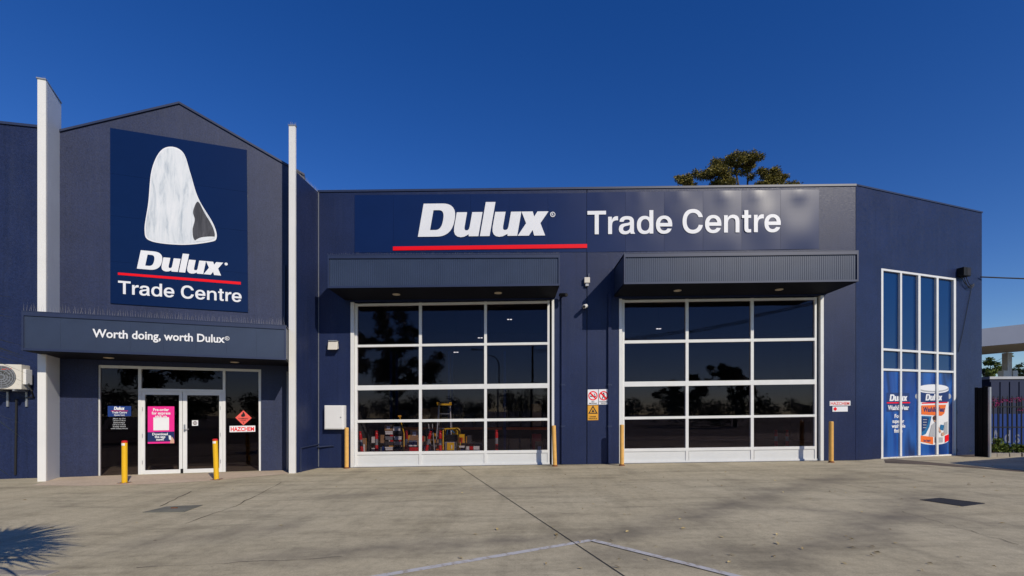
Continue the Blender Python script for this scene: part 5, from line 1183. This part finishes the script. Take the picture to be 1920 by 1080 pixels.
# spiky palm beside the camera: its shadow lies on the concrete at bottom left
t = thing('cordyline', (-4.12, 2.85, 0), 'spiky palm-like plant whose shadow falls at bottom left', 'plant')
mb = MB(); tube_limb(mb, Vector((0, 0, 0)), Vector((0, 0, 2.0)), .11, .07, 8, .02); mb.build('trunk', 'bark', t, world=False)
mb = MB()
for _ in range(380):
    az, el_ = random.uniform(0, 2 * math.pi), random.uniform(-.5, 1.3); dv_ = Vector((math.cos(az) * math.cos(el_), math.sin(az) * math.cos(el_), math.sin(el_))); L = random.uniform(.7, 1.05)
    sd = dv_.cross(Vector((0, 0, 1))).normalized() * .024; p0 = Vector((0, 0, random.choice((2.0, 2.0, 1.65)))); m1 = p0 + dv_ * L * .55; e1 = p0 + dv_ * L - Vector((0, 0, .22 * L)); mb.add([p0 - sd * .5, p0 + sd * .5, m1 + sd, e1, m1 - sd], [(0, 1, 2, 4), (4, 2, 3)])
mb.build('crown', 'spiky leaves', t, world=False, fixn=False)
# kerb of the garden bed at bottom left
t = thing('garden_kerb', gpx(60, 1078), 'pale concrete garden kerb at the bottom left corner', 'kerb')
p0, p1 = gpx(-60, 1071), gpx(112, 1073); 
for i in range(4):
    a, b = p0.lerp(p1, i / 4), p0.lerp(p1, (i + .985) / 4); mb = MB(); mb.prism([a, b, b + Vector((0, -.14, 0)), a + Vector((0, -.14, 0))], [q + Vector((0, 0, .02)) for q in (a, b, b + Vector((0, -.14, 0)), a + Vector((0, -.14, 0)))]); mb.build('kerb_stone', 'concrete kerb', t, bevel=.006)

# ================================================================== RIGHT SIDE
FN = Frame(14.9, 16.3, 0)
t = thing('palisade_fence', (17.5, 16.3, .27), 'black steel palisade fence with spear tops at right', 'fence')
z0 = .27; zt_ = FN.px(1880, 746)[1]; rails = [FN.px(1880, 763)[1], FN.px(1880, 801)[1], FN.px(1880, 838)[1]]
s = FN.px(1854, 0)[0]; step = 8.75 / F * 16.3; k = 0; sharedme = None
while s < 5.6:
    if sharedme is None:
        mb = MB(); hh = zt_ - z0
        mb.box(-.014, .014, -.014, .014, 0, hh - .05); mb.prism([(-.03, -.006, hh - .05), (.03, -.006, hh - .05), (.03, .006, hh - .05), (-.03, .006, hh - .05)], [(-.004, -.004, hh + .07), (.004, -.004, hh + .07), (.004, .004, hh + .07), (-.004, .004, hh + .07)])
        o = mb.build('picket', 'dark steel', t, world=False); sharedme = o
    else: o = sharedme.copy(); COL.objects.link(o); o.parent = t
    o.location = FN.w(s, 0, z0) - WL[t]; s += step; k += 1
for z in rails: mb = MB(); mb.fb(FN, FN.px(1850, 0)[0], 5.6, z - .02, z + .02, .016, .05); mb.build('rail', 'dark steel', t)
# dark sheet gate panel standing at right angles to the corner wall
t = thing('gate_panel', (14.38, 14.8, .25), 'tall black sheet steel gate panel against the warehouse corner', 'gate')
ztp = ip(1845, 725, 14.7).z
for i in range(5):
    y0_, y1_ = 14.6 + .085 * i + .002, 14.6 + .085 * (i + 1) - .002; xo = .012 * (i % 2); mb = MB(); mb.box(14.37 + xo, 14.40 + xo, y0_, y1_, .2, ztp + random.uniform(-.03, .03)); mb.build('sheet', 'black sheet', t)
mb = MB(); mb.box(14.37, 14.42, 14.545, 14.597, .2, ztp - .02); mb.build('post', 'galvanised', t)
for z in (.7, 1.9): mb = MB(); mb.box(14.43, 14.47, 14.6, 15.02, z, z + .05); mb.build('rail', 'dark steel', t)
# grey container wall with blue banner behind the fence
CT = Frame(15, 19.0, 0); zt_ = CT.px(1880, 711)[1]
t = thing('storage_container', CT.w(4.5, -1.5, .2), 'grey storage container with a blue banner behind the black fence', 'container')
sA, sB = CT.px(1856, 0)[0], 9.0
mb = MB(); mb.fb(CT, sA, sB, .2, zt_, -2.6, 0); mb.build('body', 'container grey', t)
for i in range(14):
    s = sA + .02 + i * (sB - sA) / 14; mb = MB(); mb.fb(CT, s, s + (sB - sA) / 14 * .6, .25, zt_ - .1, .001, .03); mb.build('rib', 'container grey', t)
mb = MB(); mb.fp(CT, [(sA - .05, zt_), (sB, zt_ + .02), (sB, zt_ + .12), (sA - .05, zt_ + .10)], -2.7, .05); mb.build('roof_edge', 'grey print', t)
BN = thing('blue_banner', CT.w(2.5, .04, .3), 'blue banner with pale lettering on the container behind the fence', 'banner')
b0, b1 = CT.px(1857, 776, .04), CT.px(1960, 850, .04)
for i in range(6):
    s = b0[0] + i * (b1[0] - b0[0]) / 6; mb = MB(); mb.fb(CT, s, s + (b1[0] - b0[0]) / 6 - .02, b1[1], b0[1], .032, .04); mb.build('cloth_strip', 'vinyl blue', BN)
mb = MB(); place(mb, CT, text_mesh('A d s', .01), (1858, 830), (1912, 830), 806, .044, .7); mb.build('lettering', 'servo grey', BN, fixn=False)
# flowering creeper on the fence top
mb = crown_mesh([(FN.w(FN.px(x, 0)[0], .02, FN.px(x, y)[1]), .13) for x, y in ((1860, 749), (1868, 755), (1874, 752), (1882, 750), (1892, 752), (1898, 747), (1863, 760), (1910, 749), (1912, 768))], 420, .055)
props(mb.build('flowering_creeper', 'magenta petals', fixn=False), 'magenta flowering creeper on top of the black fence', 'plant')
# weeds and kerb
t = thing('garden_edging', FN.w(3.5, .5, .2), 'dark concrete edging in front of the black fence', 'kerb')
for i in range(7):
    p0 = gpx(1846 + i * 24, 857 - i * .1); p1 = gpx(1846 + (i + .97) * 24, 857); mb = MB(); mb.box(p0.x, p1.x, p0.y, p0.y + .2, .2, .38); mb.build('kerb_stone', 'concrete kerb', t, bevel=.01)
def weed(x, y, wpx, hpx, label):
    g = gpx(x, y); r = wpx / F * g.y / 2; hh = hpx / F * g.y
    t_ = thing('weed_bush', (g.x, g.y + .1, g.z), label, 'plant', 'weeds along the fence foot')
    mb = MB()
    for _ in range(9): a_ = random.uniform(0, 6.28); tube_limb(mb, Vector((0, 0, 0)), Vector((math.cos(a_) * r * .7, math.sin(a_) * r * .4, hh * random.uniform(.5, .9))), .012, .004, 3)
    mb.build('stems', 'bark', t_, world=False)
    cl = [(Vector((random.uniform(-r, r) * .8, random.uniform(-r, r) * .4, hh * random.uniform(.15, .8))), r * .34) for _ in range(12)]
    crown_mesh(cl, 750, .10, -.3).build('leaves', 'bright leaves', t_, world=False, fixn=False)
for x, y, w_, h_, lb in ((1816, 852.5, 36, 20, 'low leafy weed at the foot of the warehouse corner'), (1842, 852, 30, 24, 'leafy weed in front of the black gate panel'), (1868, 851, 36, 33, 'tallest leafy weed beside the gate post'), (1888, 851, 26, 20, 'small weed in the middle of the fence foot'), (1916, 851, 24, 18, 'small weed at the right edge of the photo')): weed(x, y, w_, h_, lb)
# service station
SV = Frame(0, 26.0, 0)
t = thing('service_station', (32, 30, .3), 'pale grey service station canopy on a white column at far right', 'building')
f0_, f1_ = SV.px(1835, 650)[1], SV.px(1835, 617)[1]; g0_, g1_ = SV.px(1935, 641.5)[1], SV.px(1935, 606)[1]; sA, sB = SV.px(1800, 0)[0], SV.px(2800, 0)[0]
k0 = (sA - SV.px(1835, 0)[0]) / (SV.px(1935, 0)[0] - SV.px(1835, 0)[0]); k1 = (sB - SV.px(1835, 0)[0]) / (SV.px(1935, 0)[0] - SV.px(1835, 0)[0])
lp = lambda a_, b_, k_: a_ + (b_ - a_) * k_
mb = MB(); mb.fp(SV, [(sA, lp(f0_, g0_, k0)), (sB, lp(f0_, g0_, k1)), (sB, lp(f1_, g1_, k1)), (sA, lp(f1_, g1_, k0))], -.15, 0); mb.build('fascia', 'servo grey', t)
mb = MB(); mb.fp(SV, [(sA, lp(f0_, g0_, k0) + .05), (sB, lp(f0_, g0_, k1) + .05), (sB, lp(f0_, g0_, k1) + .15), (sA, lp(f0_, g0_, k0) + .15)], -11, -.151); mb.build('soffit', 'servo soffit', t)
mb = MB(); mb.fp(SV, [(sA, lp(f1_, g1_, k0) - .25), (sB, lp(f1_, g1_, k1) - .25), (sB, lp(f1_, g1_, k1) - .15), (sA, lp(f1_, g1_, k0) - .15)], -11, -.151); mb.build('roof', 'servo grey', t)
for x, Y in ((1893.5, 29.5),):
    q0, q1 = ip(x - 4.2, 0, Y).x, ip(x + 4.2, 0, Y).x; mb = MB(); mb.box(q0, q1, Y, Y + .35, .2, 5.4); mb.build('column', 'white render', t)
    mb = MB(); mb.box(q0 - .3, q0 - .02, Y - .05, Y + .3, 3.5, 4.3); mb.build('column_sign', 'white plastic', t); mb = MB(); mb.box(q1 + .02, q1 + .3, Y - .05, Y + .3, 3.5, 4.3); mb.build('column_sign', 'white plastic', t)
# unseen block wall added outside the frame at right to cast the asphalt shadow
t = thing('shadow_wall', (13.2, 10.65, .26), 'unseen block wall added to cast the shadow at right', 'wall')
for A_, B_ in ((Vector((13.2, 7.6, 0)), Vector((13.2, 10.62, 0))), (Vector((13.25, 10.68, 0)), Vector((17.4, 12.6, 0)))):
    dv_ = (B_ - A_); n_ = int(dv_.length / .6); pn = Vector((dv_.y, -dv_.x, 0)).normalized() * .18
    for r in range(5):
        for c_ in range(n_):
            a_, b_ = A_ + dv_ * (c_ / n_), A_ + dv_ * ((c_ + .985) / n_); z = .26 + r * .345
            mb = MB(); mb.prism([q + Vector((0, 0, z)) for q in (a_, b_, b_ + pn, a_ + pn)], [q + Vector((0, 0, z + .338)) for q in (a_, b_, b_ + pn, a_ + pn)]); mb.build('block', 'concrete kerb', t)
# leaves on the concrete
mb = MB()
for _ in range(190):
    x = random.uniform(0, 1920) if random.random() < .35 else random.uniform(960, 1900); y = random.choice([random.uniform(872, 930), random.uniform(885, 1075)])
    if x < 560 and y < 915: continue
    g = gpx(x, y, .012); a_ = random.uniform(0, 6.28); L = random.uniform(.03, .075); c_, s_ = math.cos(a_) * L, math.sin(a_) * L
    z1 = random.uniform(.0, .02); mb.add([g, g + Vector((c_ * .5 - s_ * .25, s_ * .5 + c_ * .25, z1)), g + Vector((c_, s_, z1 * .6)), g + Vector((c_ * .5 + s_ * .25, s_ * .5 - c_ * .25, .004))], [(0, 1, 2, 3)])
props(mb.build('fallen_leaves', 'dry leaves', fixn=False), 'small dry leaves scattered over the concrete yard', 'leaves', kind='stuff')
